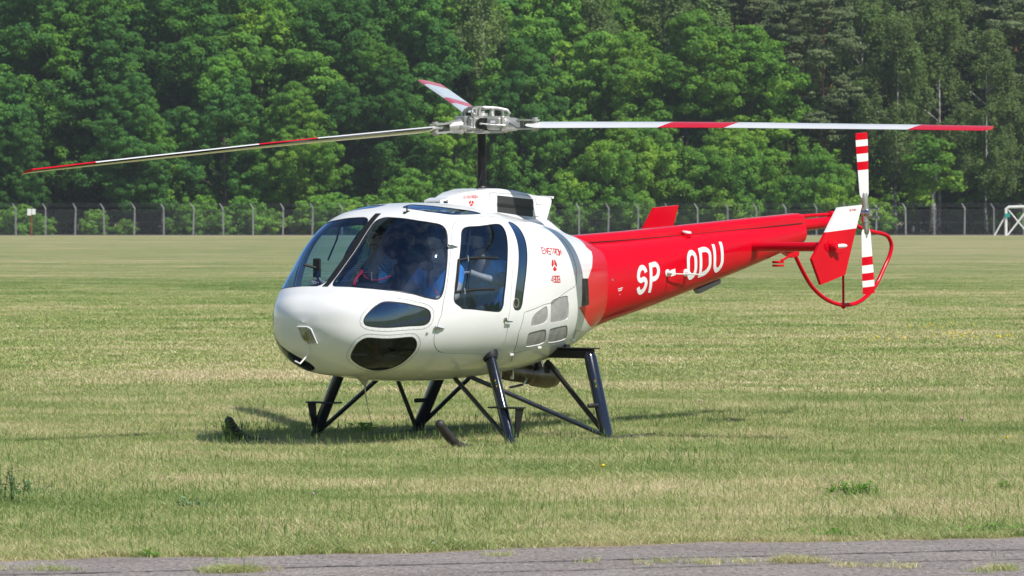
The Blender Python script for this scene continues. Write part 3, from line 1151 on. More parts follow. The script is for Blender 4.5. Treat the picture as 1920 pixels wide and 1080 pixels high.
def inset(P, dist):
    """closed (p, th) outline moved inwards by dist metres on the hull"""
    e = 1e-3
    lp = np.linalg.norm(hull(P[:, 0] + e, P[:, 1]) - hull(P[:, 0] - e, P[:, 1]), axis=1) / (2 * e)
    lt = np.linalg.norm(hull(P[:, 0], P[:, 1] + e) - hull(P[:, 0], P[:, 1] - e), axis=1) / (2 * e)
    t = np.roll(P, -1, 0) - np.roll(P, 1, 0)
    tm = t * np.stack([lp, lt], -1)
    nm = np.stack([-tm[:, 1], tm[:, 0]], -1)
    nm /= np.linalg.norm(nm, axis=1)[:, None] + 1e-12
    area = (P[:, 0] * np.roll(P[:, 1], -1) - np.roll(P[:, 0], -1) * P[:, 1]).sum()
    if area < 0:
        nm = -nm
    return P + nm * dist / np.stack([lp, lt], -1)


def inside(P, poly):
    x, y = P[:, 0], P[:, 1]
    r = np.zeros(len(P), bool)
    a = poly
    b_ = np.roll(poly, -1, 0)
    for (x1, y1), (x2, y2) in zip(a, b_):
        c = (y1 > y) != (y2 > y)
        with np.errstate(divide='ignore', invalid='ignore'):
            r ^= c & (x < (x2 - x1) * (y - y1) / (y2 - y1 + 1e-15) + x1)
    return r


BAKE = {'windshield': [(0.2045, -0.0017), (0.2849, -0.0053), (0.3581, 0.0002), (0.4039, 0.0014), (0.4033, 0.1403), (0.4055, 0.3742), (0.4167, 0.5509), (0.427, 0.6486), (0.4283, 0.743), (0.4232, 0.8407), (0.4091, 1.0078), (0.3963, 1.1766), (0.3857, 1.3256), (0.3774, 1.4462), (0.37, 1.4923), (0.3592, 1.5039), (0.3435, 1.4777), (0.3181, 1.4103), (0.2713, 1.1978), (0.2355, 0.8836), (0.2129, 0.5298), (0.2048, 0.1545)],
    'roofwin': [(0.4548, 0.0126), (0.4693, 0.0066), (0.4767, 0.0241), (0.4738, 0.1404), (0.4847, 0.3133), (0.5031, 0.4208), (0.5322, 0.5076), (0.5481, 0.5964), (0.5088, 0.6016), (0.4755, 0.5766), (0.4608, 0.5268), (0.4499, 0.442), (0.4398, 0.3397), (0.4378, 0.1728), (0.4428, 0.0685)],
    'doorwin': [(0.4525, 0.885), (0.4625, 0.8333), (0.4741, 0.8173), (0.5, 0.8327), (0.5275, 0.8205), (0.5592, 0.7948), (0.569, 0.8102), (0.5699, 0.8892), (0.5646, 1.0018), (0.557, 1.126), (0.5473, 1.2744), (0.54, 1.4107), (0.5343, 1.5175), (0.5277, 1.5882), (0.5227, 1.6337), (0.5149, 1.6443), (0.487, 1.6236), (0.4504, 1.5896), (0.4154, 1.5667), (0.4037, 1.5524), (0.4012, 1.5328), (0.4033, 1.4928), (0.4128, 1.3763), (0.4239, 1.2184), (0.4392, 1.0292)],
    'door': [(0.4374, 0.7935), (0.4543, 0.7089), (0.4773, 0.6714), (0.529, 0.6513), (0.5714, 0.6273), (0.5886, 0.6728), (0.5876, 0.819), (0.5735, 1.0542), (0.5595, 1.3604), (0.5495, 1.5624), (0.5447, 1.7379), (0.5542, 2.0196), (0.5569, 2.1178), (0.5491, 2.1941), (0.5339, 2.2068), (0.4608, 2.1903), (0.3945, 2.1538), (0.3676, 2.0298), (0.3537, 1.8581), (0.3595, 1.6572), (0.379, 1.4855), (0.3937, 1.2841), (0.4116, 1.0514)],
    'slit': [(0.6044, 0.7006), (0.6171, 0.6902), (0.6263, 0.7564), (0.6257, 0.883), (0.6223, 1.0174), (0.6149, 1.1729), (0.6067, 1.3114), (0.598, 1.4387), (0.5901, 1.5393), (0.5837, 1.5879), (0.5794, 1.6296), (0.5688, 1.6417), (0.5589, 1.6273), (0.5577, 1.5856), (0.5622, 1.5393), (0.5695, 1.4494), (0.5776, 1.3203), (0.5848, 1.189), (0.5908, 1.0433), (0.5959, 0.8649), (0.5995, 0.7555)],
    'nosewin': [(0.1693, 1.5326), (0.1751, 1.4246), (0.1946, 1.2283), (0.2145, 1.1467), (0.2277, 1.165), (0.2565, 1.3139), (0.2931, 1.4547), (0.3265, 1.5255), (0.3387, 1.5542), (0.3421, 1.5757), (0.3367, 1.6433), (0.3224, 1.6737), (0.2678, 1.6331), (0.1984, 1.6077), (0.1784, 1.5921), (0.1704, 1.565)],
    'chin': [(0.178, 2.5011), (0.1668, 2.324), (0.1631, 2.0264), (0.1739, 1.8506), (0.1887, 1.7948), (0.2916, 1.8022), (0.3059, 1.8495), (0.3167, 1.9506), (0.3201, 2.0713), (0.3169, 2.2238), (0.3135, 2.4071), (0.3037, 2.5579), (0.2783, 2.6455), (0.233, 2.5852), (0.2008, 2.5506)],
    'g1': [(0.6194, 1.8109), (0.6204, 1.694), (0.6631, 1.6004), (0.6711, 1.6165), (0.6746, 1.775), (0.6666, 1.8071), (0.6252, 1.8358)],
    'g2': [(0.686, 1.7913), (0.6814, 1.5745), (0.6867, 1.569), (0.7407, 1.5567), (0.7523, 1.5638), (0.7561, 1.7741), (0.7499, 1.8027), (0.6927, 1.8134)],
    'g3': [(0.6285, 2.1087), (0.6184, 1.9401), (0.6233, 1.9111), (0.6716, 1.8829), (0.6801, 1.9076), (0.6926, 2.0677), (0.6905, 2.1205), (0.6368, 2.1401)],
    'g4': [(0.704, 2.0919), (0.6902, 1.9184), (0.695, 1.8872), (0.7525, 1.8749), (0.762, 1.9046), (0.7805, 2.0964), (0.7774, 2.1457), (0.712, 2.1302)],
    'light': [(0.0283, 3.1386), (0.0349, 2.6519), (0.0465, 2.5764), (0.1049, 2.8852), (0.0982, 3.1386), (0.0849, 3.1386)],
    'lens': [(0.0752, 3.0689)],
    'pitot': [(0.1078, 3.1655), (0.1193, 3.1372), (0.1484, 3.2164)],
    'panelseam': [(0.5916, 1.6553), (0.5859, 1.9146), (0.6052, 2.2437), (0.63, 2.4327)],
    'cowlseam': [(0.5951, 1.6556), (0.658, 1.5885), (0.717, 1.5599), (0.7815, 1.5082), (0.7899, 1.4786), (0.7939, 1.302), (0.7852, 1.0784), (0.7727, 0.8243)],
    'lowseam': [(0.5982, 2.2309), (0.6807, 2.1628), (0.8268, 2.2223), (0.8106, 2.0111), (0.9613, 2.3785)],
    'aft': [(0.8988, 0.8464), (0.9161, 0.9403), (0.9097, 1.0675), (0.8899, 1.2862), (0.8589, 1.4422), (0.8196, 1.445), (0.8099, 1.6573), (0.8045, 1.6744), (0.9639, 2.3749)],
    'notch': [(0.8213, 1.4395), (0.8572, 1.4421), (0.8642, 1.6845), (0.816, 1.6613)],
    'vent': [(0.4218, 1.221), (0.5172, 1.2783), (0.5016, 1.5156), (0.4054, 1.494), (0.452, 1.2713), (0.4358, 1.4966)],
    'text': [(0.667, 1.097), (0.7435, 1.0572), (0.736, 1.1439), (0.6605, 1.1812), (0.6989, 1.3095), (0.6847, 1.4255), (0.719, 1.4218), (0.7178, 1.4729)],
    'handles': [(0.4176, 1.0377), (0.3633, 1.7379), (0.5403, 1.743), (0.4239, 0.1698), (0.1942, 2.6587), (0.3644, 3.1386), (0.1972, 2.8483)],
    'legs': [(0.5577, 2.3879), (0.6376, 2.5771)],
    'chin2': [(0.1653, 1.9273), (0.1496, 2.3416), (0.1507, 2.6496), (0.1669, 2.98), (0.19, 3.04), (0.2043, 2.98), (0.24, 2.75), (0.285, 2.35), (0.3, 2.05), (0.295, 1.87), (0.26, 1.8), (0.21, 1.8)]}
O = {}
for k, l in BAKE.items():
    O[k] = np.array(l, float)
# centre post: keep the windscreen panes 32 mm off the centre line
ws = O['windshield']
X = hull(ws[:, 0], ws[:, 1])
for i in range(len(ws)):
    if i in (0, 1, 2, 3):
        S_ = HS[int(ws[i, 0] * 800)]
        ws[i, 1] = math.asin(min(1, (.034 / S_[1])) ** (NT / 2))
rw = O['roofwin']
for i in range(len(rw)):
    S_ = HS[int(rw[i, 0] * 800)]
    th0 = math.asin(min(1, (.13 / S_[1])) ** (NT / 2))
    rw[i, 1] = max(rw[i, 1], th0)
OUT = {}
for k in ('windshield', 'roofwin', 'doorwin', 'door', 'slit', 'nosewin', 'chin', 'chin2', 'g1', 'g2', 'g3', 'g4'):
    OUT[k] = resample(chaikin(O[k], 1 if k[0] == 'g' else 2), .022 if k[0] != 'g' else .02)
WIN = {'windshield': .011, 'roofwin': .010, 'doorwin': .010, 'slit': .009, 'nosewin': .009, 'chin': .010, 'chin2': .010}
loops = []          # (name, outline)
for k, dd in WIN.items():
    loops.append((k + '_seal', OUT[k]))
    loops.append((k, inset(OUT[k], dd)))
loops.append(('door_gap', OUT['door']))
loops.append(('door', inset(OUT['door'], .006)))
for k in ('g1', 'g2', 'g3', 'g4'):
    loops.append((k, OUT[k]))
notch = np.array([(.0, .0)] * 4)
af = O['aft']
nt_ = O['notch']
loops.append(('notch', resample(nt_, .02)))
redp = np.vstack([[af[0, 0] + .01, .0], [af[0, 0] + .005, af[0, 1] * .5], af[0], af[1], af[2], af[3], af[4], nt_[1], nt_[2], nt_[3], af[7], af[8], [.975, 2.6], [.972, pi]])
redpoly = np.vstack([redp, [1.2, pi], [1.2, 0]])
# points of the plane domain, both axes in comparable units
SP = 3.2
gp = np.unique(np.r_[np.linspace(0, .02, 6), np.linspace(.02, .2, 40), np.linspace(.2, 1, 110)])
gt_ = np.linspace(0, pi, 74)
pts = [(a * SP, b_) for a in gp for b_ in gt_]
edges = []
for nme, L in loops + [('red', None)]:
    if L is None:
        L = redp.copy()
        d_ = np.r_[0, np.cumsum(np.linalg.norm(np.diff(L * [SP, 1], axis=0), axis=1))]
        s_ = np.linspace(0, d_[-1], 90)
        L = np.stack([np.interp(s_, d_, L[:, 0]), np.interp(s_, d_, L[:, 1])], -1)
        closed = False
    else:
        closed = True
    b0 = len(pts)
    pts += [(a * SP, min(max(c, 0), pi)) for a, c in L]
    k = len(L)
    edges += [(b0 + i, b0 + (i + 1) % k) for i in range(k if closed else k - 1)]
cv, ce, cf, _, _, _ = delaunay_2d_cdt([Vector(p_) for p_ in pts], edges, [], 0, 1e-5)
CV = np.array([(v.x / SP, v.y) for v in cv])
CF = np.array([list(f_) for f_ in cf if len(f_) == 3])
CEN = CV[CF].mean(1)
reg = np.full(len(CF), 'shell', dtype=object)
reg[inside(CEN, redpoly)] = 'red'
order = ['door_gap', 'door'] + [x for k in WIN for x in (k + '_seal', k)] + ['g1', 'g2', 'g3', 'g4', 'notch']
LD = dict(loops)
reg0 = reg.copy()
REG = {}
for sd_ in (1, -1):
    rg_ = reg0.copy()
    for nme in order:
        if nme.startswith('chin2' if sd_ > 0 else 'chin_') or (sd_ < 0 and nme == 'chin'):
            continue
        rg_[inside(CEN, LD[nme])] = nme.replace('chin2', 'chin')
    REG[sd_] = rg_
PX, PN = hull(CV[:, 0], CV[:, 1]), hull_n(CV[:, 0], CV[:, 1])


def hull_part(name, sel, mats, parent, side=1, thick=0.0, off=0.0, mid=None):
    """part of the hull skin: sel = list of region names; thick = inward thickness; off = outward offset"""
    reg = REG[side]
    msk = np.isin(reg, sel)
    F = CF[msk]
    fm = np.array([mid.get(r_, 0) if mid else 0 for r_ in reg[msk]])
    used, inv_ = np.unique(F, return_inverse=True)
    F = inv_.reshape(-1, 3)
    X = PX[used] + PN[used] * off
    Nn = PN[used].copy()
    if side < 0:
        X = X * [1, -1, 1]
        Nn = Nn * [1, -1, 1]
    # orientation
    fn = np.cross(X[F[:, 1]] - X[F[:, 0]], X[F[:, 2]] - X[F[:, 0]])
    flip = (fn * Nn[F[:, 0]]).sum(1) < 0
    F[flip] = F[flip][:, ::-1]
    return X, Nn, F, fm


def add_thickness(X, Nn, F, fm, thick, inner_mat, rim_mat):
    from collections import Counter
    n = len(X)
    Xi = X - Nn * thick
    E = Counter()
    own = {}
    for k, (a, b_, c_) in enumerate(F):
        for u, v in ((a, b_), (b_, c_), (c_, a)):
            E[(min(u, v), max(u, v))] += 1
            own[(min(u, v), max(u, v))] = (u, v)
    V = [X, Xi]
    NN = [Nn, -Nn]
    Fs = [F, F[:, ::-1] + n]
    FM = [fm, np.full(len(F), inner_mat)]
    rim = [own[e] for e, c_ in E.items() if c_ == 1 and not (abs(X[e[0]][1]) < 1e-4 and abs(X[e[1]][1]) < 1e-4)]
    if rim:
        rv, rn, rf = [], [], []
        for (u, v) in rim:
            t = X[v] - X[u]
            nn = np.cross(t, Nn[u])
            nn /= np.linalg.norm(nn) + 1e-12
            b0 = 2 * n + len(rv)
            rv += [X[v], X[u], Xi[u], Xi[v]]
            rn += [nn] * 4
            rf += [(b0, b0 + 1, b0 + 2), (b0, b0 + 2, b0 + 3)]
        V.append(np.array(rv))
        NN.append(np.array(rn))
        Fs.append(np.array(rf))
        FM.append(np.full(len(rf), rim_mat))
    return np.vstack(V), np.vstack(NN), np.vstack(Fs), np.concatenate(FM)


def skin_obj(name, sel, mats, parent, sides=(1,), thick=.012, off=0.0, mid=None, inner=1, rim=0):
    Vs, Ns, Fs, Ms, b0 = [], [], [], [], 0
    for sd in sides:
        X, Nn, F, fm = hull_part(name, sel, mats, parent, sd, thick, off, mid)
        if thick > 0:
            X, Nn, F, fm = add_thickness(X, Nn, F, fm, thick, inner, rim)
        Vs.append(X)
        Ns.append(Nn)
        Fs.append(F + b0)
        Ms.append(fm)
        b0 += len(X)
    V, Nn, F, fm = np.vstack(Vs), np.vstack(Ns), np.vstack(Fs), np.concatenate(Ms)
    ok = (F[:, 0] != F[:, 1]) & (F[:, 1] != F[:, 2]) & (F[:, 0] != F[:, 2])
    return mk(name, V, F[ok], mats, parent, smooth=True, fmat=fm[ok], normals=Nn)


skin_obj('fuselage_shell', ['shell', 'red', 'notch'], [M_wht, M_inner, M_red, M_blkm], HELI, (1, -1), .014, mid={'red': 2, 'notch': 3}, rim=0)
for sd in (1, -1):
    skin_obj('seam_gasket', ['door_gap'], [M_gap, M_gap], HELI, (sd,), .01, -.004)
    dr = skin_obj('door', ['door'], [M_wht, M_inner], HELI, (sd,), .014)
    w_ = skin_obj('window', ['doorwin'], [M_glass_s], dr, (sd,), 0, -.004)
    skin_obj('window_seal', ['doorwin_seal'], [M_seal, M_seal], dr, (sd,), .012)
    DOOR = dr if sd == 1 else DOOR
    for nme, pn, gm in (('windshield', 'windshield_pane', M_glass), ('roofwin', 'roof_window', M_glass_d), ('slit', 'rear_side_window', M_glass_d),
                        ('nosewin', 'nose_side_window', M_glass_d), ('chin', 'chin_window', M_glass_c)):
        g_ = skin_obj(pn, [nme], [gm], HELI, (sd,), 0, -.003)
        skin_obj('seal', [nme + '_seal'], [M_seal, M_seal], g_, (sd,), .012)
    for gname in ('g1', 'g2', 'g3', 'g4'):
        skin_obj('vent_grille', [gname], [M_alu, M_blkm], HELI, (sd,), .008, -.006)


def hx(u, z):
    """left-side point of the hull at station u, height z, with its outward normal"""
    i = int(np.argmin(np.abs(HS[:, 0] - u)))
    s = HS[i]
    if z >= s[4]:
        a, n = (z - s[4]) / (s[2] - s[4]), NT
    else:
        a, n = (s[4] - z) / (s[4] - s[3]), NB
    a = min(.999, max(0, a))
    th = math.acos(a ** (n / 2))
    th = th if z >= s[4] else pi - th
    p_ = i / 800
    return Vector(hull(p_, th)), Vector(hull_n(np.array([p_]), np.array([th]))[0])


# glare-free centre post of the windscreen (black) on the outside skin
mb = MB()
i0 = [i for i in range(801) if 1.47 <= HS[i, 0] <= 2.23]
vs, fs = [], []
for k, i in enumerate(i0[::4]):
    s = HS[i]
    for v in (-.03, .03):
        th = math.asin((.03 / s[1]) ** (NT / 2))
        P_ = hull(i / 800, th)
        n_ = hull_n(np.array([i / 800]), np.array([max(th, .05)]))[0]
        n_ = np.array([n_[0], 0, n_[2]])
        vs.append((P_[0] + n_[0] * .006, v, P_[2] + n_[2] * .006))
        vs.append((P_[0] - n_[0] * .03, v, P_[2] - n_[2] * .03))
    if k:
        a = 4 * k
        fs += [(a - 4, a - 2, a + 2, a), (a - 3, a + 1, a + 3, a - 1), (a - 4, a, a + 1, a - 3), (a - 2, a - 1, a + 3, a + 2)]
mb.add(vs, fs)
mb.build('windshield_post', M_blkm, HELI, False)


def ribbon(path, wd, fn, mat, name, parent, closed=False, step=.02, lift=.0015):
    """flat ribbon that follows a surface: path in 2-d, fn(point) -> (3-d point, normal)"""
    P = [np.array(q, float) for q in path]
    if closed:
        P.append(P[0])
    D = []
    for a, b_ in zip(P[:-1], P[1:]):
        n = max(1, int(np.linalg.norm(b_ - a) / step))
        D += [a + (b_ - a) * t / n for t in range(n)]
    if not closed:
        D.append(P[-1])
    vs, fs = [], []
    k = len(D)
    for i in range(k):
        if closed:
            a, b_ = D[(i - 1) % k], D[(i + 1) % k]
        else:
            a, b_ = D[max(0, i - 1)], D[min(k - 1, i + 1)]
        d0 = D[i] - a if np.linalg.norm(D[i] - a) > 1e-9 else b_ - D[i]
        d1 = b_ - D[i] if np.linalg.norm(b_ - D[i]) > 1e-9 else d0
        d0, d1 = d0 / np.linalg.norm(d0), d1 / np.linalg.norm(d1)
        t = d0 + d1
        t /= np.linalg.norm(t) + 1e-9
        n2 = np.array([-t[1], t[0]])
        ml = wd / 2 / max(.5, abs(n2 @ np.array([-d0[1], d0[0]])))
        for sg_ in (-1, 1):
            q = D[i] + n2 * ml * sg_
            p3, nn = fn(q[0], q[1])
            vs.append(tuple(p3 + nn * lift))
    m_ = k if closed else k - 1
    for i in range(m_):
        j = (i + 1) % k
        fs.append((2 * i, 2 * j, 2 * j + 1, 2 * i + 1))
    return vs, fs


def ribbons(paths, wd, fn, mat, name, parent, step=.02, lift=.0015):
    mb_ = MB()
    for path, closed in paths:
        v, f_ = ribbon(path, wd, fn, mat, name, parent, closed, step, lift)
        mb_.add(v, f_)
    return mb_.build(name, mat, parent, False)


def param_fn(p_, th):
    return Vector(hull(p_, th)), Vector(hull_n(np.array([p_]), np.array([th]))[0])


def seam_param(keys, wd=.0045, name='panel_seam', parent=None, mirror=True):
    for path in keys:
        P = chaikin(path, 1, False)
        pts3 = [param_fn(*q) for q in P]
        # dense 3-d polyline as a low ridge
        mb_ = MB()
        for sg_ in ((1, -1) if mirror else (1,)):
            L = [Vector((q.x + n_.x * .0005, (q.y + n_.y * .0005) * sg_, q.z + n_.z * .0005)) for q, n_ in pts3]
            mb_.tube(L, wd / 2, 5, False)
        mb_.build(name, M_gap, parent or HELI)


def dense(path, n=12):
    P = np.asarray(path, float)
    o_ = []
    for a, b_ in zip(P[:-1], P[1:]):
        o_ += [a + (b_ - a) * t / n for t in range(n)]
    o_.append(P[-1])
    return np.array(o_)


seam_param([dense(O['panelseam']), dense(O['cowlseam']), dense(O['lowseam'])])
seam_param([dense(np.vstack([inset(OUT[k], -.03), inset(OUT[k], -.03)[:1]]), 2) for k in ('nosewin', 'chin')], .003, 'window_flange')

# belly and inside: floor, bulkhead, instrument panel, seats
mb = MB()
fl = [(2.12, .34), (1.95, .50), (1.6, .60), (1.2, .66), (.8, .66), (.3, .62)]
mb.prism([(x_, y_, .79) for x_, y_ in fl] + [(x_, -y_, .79) for x_, y_ in fl[::-1]], (0, 0, .03))
mb.build('cabin_floor', M_inner, HELI, False)
bk = []
for th in np.linspace(-pi, pi, 48, endpoint=False):
    i = int(np.argmin(np.abs(HS[:, 0] - .28)))
    q = hull(i / 800, abs(th))
    bk.append((.28, q[1] * .97 * (1 if th >= 0 else -1), 1.28 + (q[2] - 1.28) * .97))
MB().prism(bk, (-.03, 0, 0)).build('rear_bulkhead', M_inner, HELI, False)
mb = MB()
mb.prism([(2.02, -.38, 1.44), (2.10, -.38, 1.28), (2.14, -.38, .85), (1.80, -.38, .85), (1.74, -.38, 1.30), (1.82, -.38, 1.46)], (0, .76, 0))
mb.build('instrument_console', M_panel, HELI, False)
mb = MB()
for (y, z) in ((-.24, 1.36), (-.06, 1.36), (.12, 1.36), (-.24, 1.2), (-.06, 1.2)):
    mb.lathe((1.775, y, z), (-1, 0, 0), [(0, .07), (.012, .07), (.012, .055), (.006, .055)], 16)
mb.build('gauge', M_dkmet, HELI)
MB().prism([(2.13, -.40, 1.385), (2.13, .40, 1.385), (1.98, .58, 1.40), (1.82, .36, 1.47), (1.82, -.36, 1.47), (1.98, -.58, 1.40)], (0, 0, -.025)).build('glare_shield', M_panel, HELI, False)


def seat(x, y, wd, mat, rec=.12, hr=True):
    mb_ = MB()
    mb_.box((x + .22, y, 1.02), (.46, wd, .12), bevel=.04)
    mb_.box((x + .22, y, .89), (.40, wd * .8, .16), bevel=.02)
    rot = Matrix.Rotation(-rec, 3, 'Y')
    mb_.box((x - .04, y, 1.34), (.10, wd, .56), rot, bevel=.04)
    if hr:
        mb_.box((x - .10, y, 1.70), (.08, wd * .55, .16), rot, bevel=.035)
    return mb_.build('seat', mat, HELI)


seat(1.00, -.42, .46, M_seatd)
seat(1.02, .36, .46, M_seatd)
seat(.44, -.5, .44, M_seat)
seat(.44, 0, .44, M_seat)
seat(.44, .5, .44, M_seat)
MB().tube([(1.12, .76, 2.0), (1.15, .77, 1.85), (1.24, .80, 1.66)], .009, 6).tube([(1.12, -.76, 2.0), (1.15, -.77, 1.85), (1.24, -.80, 1.66)], .009, 6).build('shoulder_strap', M_blkm, HELI)

# tailboom
BK = np.array([[-1.38, .385, 1.812, .955, 1.385], [-1.8, .355, 1.825, 1.05, 1.44], [-2.4, .318, 1.855, 1.165, 1.50], [-3.2, .262, 1.90, 1.335, 1.62], [-4.05, .195, 1.945, 1.52, 1.735],
               [-4.6, .15, 1.975, 1.65, 1.81], [-5.10, .112, 2.0, 1.775, 1.885]])
BS = spline(BK, 241)
BNT, BNB = 2.5, 2.2


def boom_pt(i, th):
    s = BS[i]
    c, sn = math.cos(th), math.sin(th)
    n = BNT if c > 0 else BNB
    a = abs(c) ** (2 / n)
    z = s[4] + (s[2] - s[4]) * a if c > 0 else s[4] - (s[4] - s[3]) * a
    return (s[0], s[1] * math.copysign(abs(sn) ** (2 / n), sn), z)


vs, fs = [], []
nb, mth = 0, 48
for i in range(0, 241, 4):
    for k in range(mth):
        vs.append(boom_pt(i, 2 * pi * k / mth - pi))
    if i:
        a = nb * mth
        for k in range(mth):
            k2 = (k + 1) % mth
            fs.append((a - mth + k, a - mth + k2, a + k2, a + k))
    nb += 1
fs.append(tuple(range((nb - 1) * mth, nb * mth)))
TB = mk('tail_boom', vs, fs, M_red, HELI, smooth=True, sharp=40)


def bx(u, z):
    i = int(np.argmin(np.abs(BS[:, 0] - u)))
    s = BS[i]
    if z >= s[4]:
        a, n = (z - s[4]) / (s[2] - s[4]), BNT
    else:
        a, n = (s[4] - z) / (s[4] - s[3]), BNB
    a = min(.999, max(0, a))
    sn = math.sqrt(max(0, 1 - a ** n))
    y = s[1] * sn ** (2 / n)
    # normal from the implicit form
    hh = (s[2] - s[4]) if z >= s[4] else -(s[4] - s[3])
    ny = (y / s[1]) ** (n - 1) / s[1]
    nz = (a ** (n - 1)) / hh
    return Vector((u, y, z)), Vector((-.05, ny, nz)).normalized()


# ridge cover of the tail drive shaft
mb = MB()
vs, fs = [], []
prof = [(-1.22, .11, 1.80, 1.868), (-2.2, .10, 1.835, 1.915), (-3.2, .092, 1.885, 1.975), (-4.2, .086, 1.935, 2.035), (-5.05, .08, 1.985, 2.085), (-5.12, .075, 1.988, 2.07)]
for k, (u, hw, z0, z1_) in enumerate(prof):
    for (y, z) in ((-hw * 1.15, z0 - .02), (-hw * 1.1, z0 + (z1_ - z0) * .5), (-hw * .8, z1_ - .012), (-hw * .5, z1_), (hw * .5, z1_), (hw * .8, z1_ - .012), (hw * 1.1, z0 + (z1_ - z0) * .5), (hw * 1.15, z0 - .02)):
        vs.append((u, y, z))
    if k:
        a = 8 * k
        fs += [(a - 8 + j, a - 8 + (j + 1) % 8, a + (j + 1) % 8, a + j) for j in range(8)]
fs += [tuple(range(8)), tuple(range(8 * len(prof) - 1, 8 * len(prof) - 9, -1))]
mb.add(vs, fs)
mb.build('drive_shaft_cover', M_red, HELI, True, 25)
MB().tube([(u, hw * 1.19, z0 + .001) for (u, hw, z0, z1_) in prof[:5]], .004, 5).build('cover_seam', M_blkm, HELI)
# tail cone: extension tube, shaft, gearbox
MB().tube([(-5.0, 0, 1.955), (-5.5, 0, 1.985), (-6.0, 0, 2.03), (-6.02, .02, 2.03)], [.062, .058, .05, .03], 16).build('extension_tube', M_red, HELI)
MB().tube([(-5.08, 0, 2.055), (-5.72, 0, 2.078)], .017, 10).tube([(-5.66, 0, 2.076), (-5.75, 0, 2.08)], .032, 10).build('tail_drive_shaft', M_red, HELI)
mb = MB()
mb.lathe((-5.72, 0, 2.08), (-1, 0, 0), [(0, .05), (.04, .06), (.13, .062), (.16, .045)], 16)
mb.lathe((-5.84, -.04, 2.08), (0, 1, 0), [(0, .045), (.05, .06), (.13, .055), (.2, .035), (.30, .03)], 16)
mb.build('tail_gearbox', M_dkmet, HELI)
MB().tube([(-5.10, .02, 1.90), (-5.5, .03, 2.0), (-5.72, .03, 2.06)], .004, 5).build('control_cable', M_steel, HELI)
# tail rotor guard
gpt = [(-5.0, 0, 1.70), (-5.054, 0, 1.66), (-5.166, 0, 1.529), (-5.358, 0, 1.345), (-5.621, 0, 1.212), (-5.916, 0, 1.155), (-6.214, 0, 1.188), (-6.481, 0, 1.331), (-6.648, 0, 1.515), (-6.766, 0, 1.665),
       (-6.794, 0, 1.758), (-6.732, 0, 1.843), (-6.614, 0, 1.877), (-6.446, 0, 1.896), (-6.2, 0, 1.945), (-6.0, 0, 2.02)]
gs = spline(np.array([list(p_) + [0, 0] for p_ in gpt]), 70)
MB().tube([tuple(q[:3]) for q in gs], .021, 12).build('tail_rotor_guard', M_red, HELI)
MB().tube([(-5.915, 0, 1.155), (-5.90, 0, 2.03)], .013, 8).sphere((-5.916, 0, 1.14), .026, 8, 6).build('guard_strut', M_red, HELI)
mb = MB()
mb.prism([(-4.75, -.03, 1.72), (-5.1, -.03, 1.78), (-5.08, -.03, 1.66), (-4.98, -.03, 1.64)], (0, .06, 0))
mb.build('guard_bracket', M_red, HELI, False)
mb = MB()
mb.tube([(-5.0, .02, 1.68), (-4.76, .04, 1.615)], .012, 8)
mb.box((-4.70, .04, 1.60), (.12, .07, .025), bevel=.006).box((-4.70, .04, 1.565), (.12, .07, .022), bevel=.006)
mb.build('tail_light_bracket', M_red, HELI)

# horizontal stabiliser and end plates
MB().tube([(-4.10, -1.12, 1.758), (-4.08, .12, 1.757), (-4.07, 1.10, 1.760)], .046, 18, flat=1.3, up=(0, 0, 1)).build('horizontal_stabiliser', M_red, HELI)
PLT = [(-4.174, 2.142), (-4.583, 2.168), (-4.292, 1.487), (-3.875, 1.393), (-3.718, 1.642)]
WL = [(-3.961, 1.901), (-4.481, 1.939)]
for sd in (1, -1):
    y0, dy = sd * 1.095, sd * .028
    red = [WL[0], WL[1], PLT[2], PLT[3], PLT[4]]
    whp = [PLT[0], PLT[1], WL[1], WL[0]]
    mb = MB()
    mb.prism([(u, y0, z) for u, z in red], (0, dy, 0), 0)
    if sd == 1:
        mb.prism([(u, y0, z) for u, z in whp], (0, dy, 0), 1)
    else:
        mb.prism([(u, y0, z) for u, z in whp], (0, dy, 0), 0)
    ep = mb.build('stabiliser_end_plate', [M_red, M_wht], HELI, False)
    mb = MB()
    yo = y0 + dy
    el_ = [(-4.12 + .19 * math.cos(a_), yo, 1.775 + .085 * math.sin(a_)) for a_ in np.linspace(0, 2 * pi, 24, endpoint=False)]
    mb.prism(el_, (0, sd * .006, 0))
    mb.build('fairing_patch', M_red, ep, False)
    mb = MB()
    mb.lathe((-4.04, yo, 1.765), (0, sd, 0), [(0, .045), (.02, .05), (.05, .045), (.07, .03)], 16)
    mb.build('light_housing', M_red, ep)
    MB().lathe((-4.07, yo + sd * .05, 1.765), (-.8, sd * .5, .05), [(0, .02), (.07, .022), (.10, .014), (.11, .004)], 12).build('position_light', [M_wht], ep)


# lettering on surfaces ------------------------------------------------------
def arc(cx, cz, rx, rz, a0, a1, n=10):
    return [(cx + rx * math.cos(R(a0 + (a1 - a0) * t / n)), cz + rz * math.sin(R(a0 + (a1 - a0) * t / n))) for t in range(n + 1)]


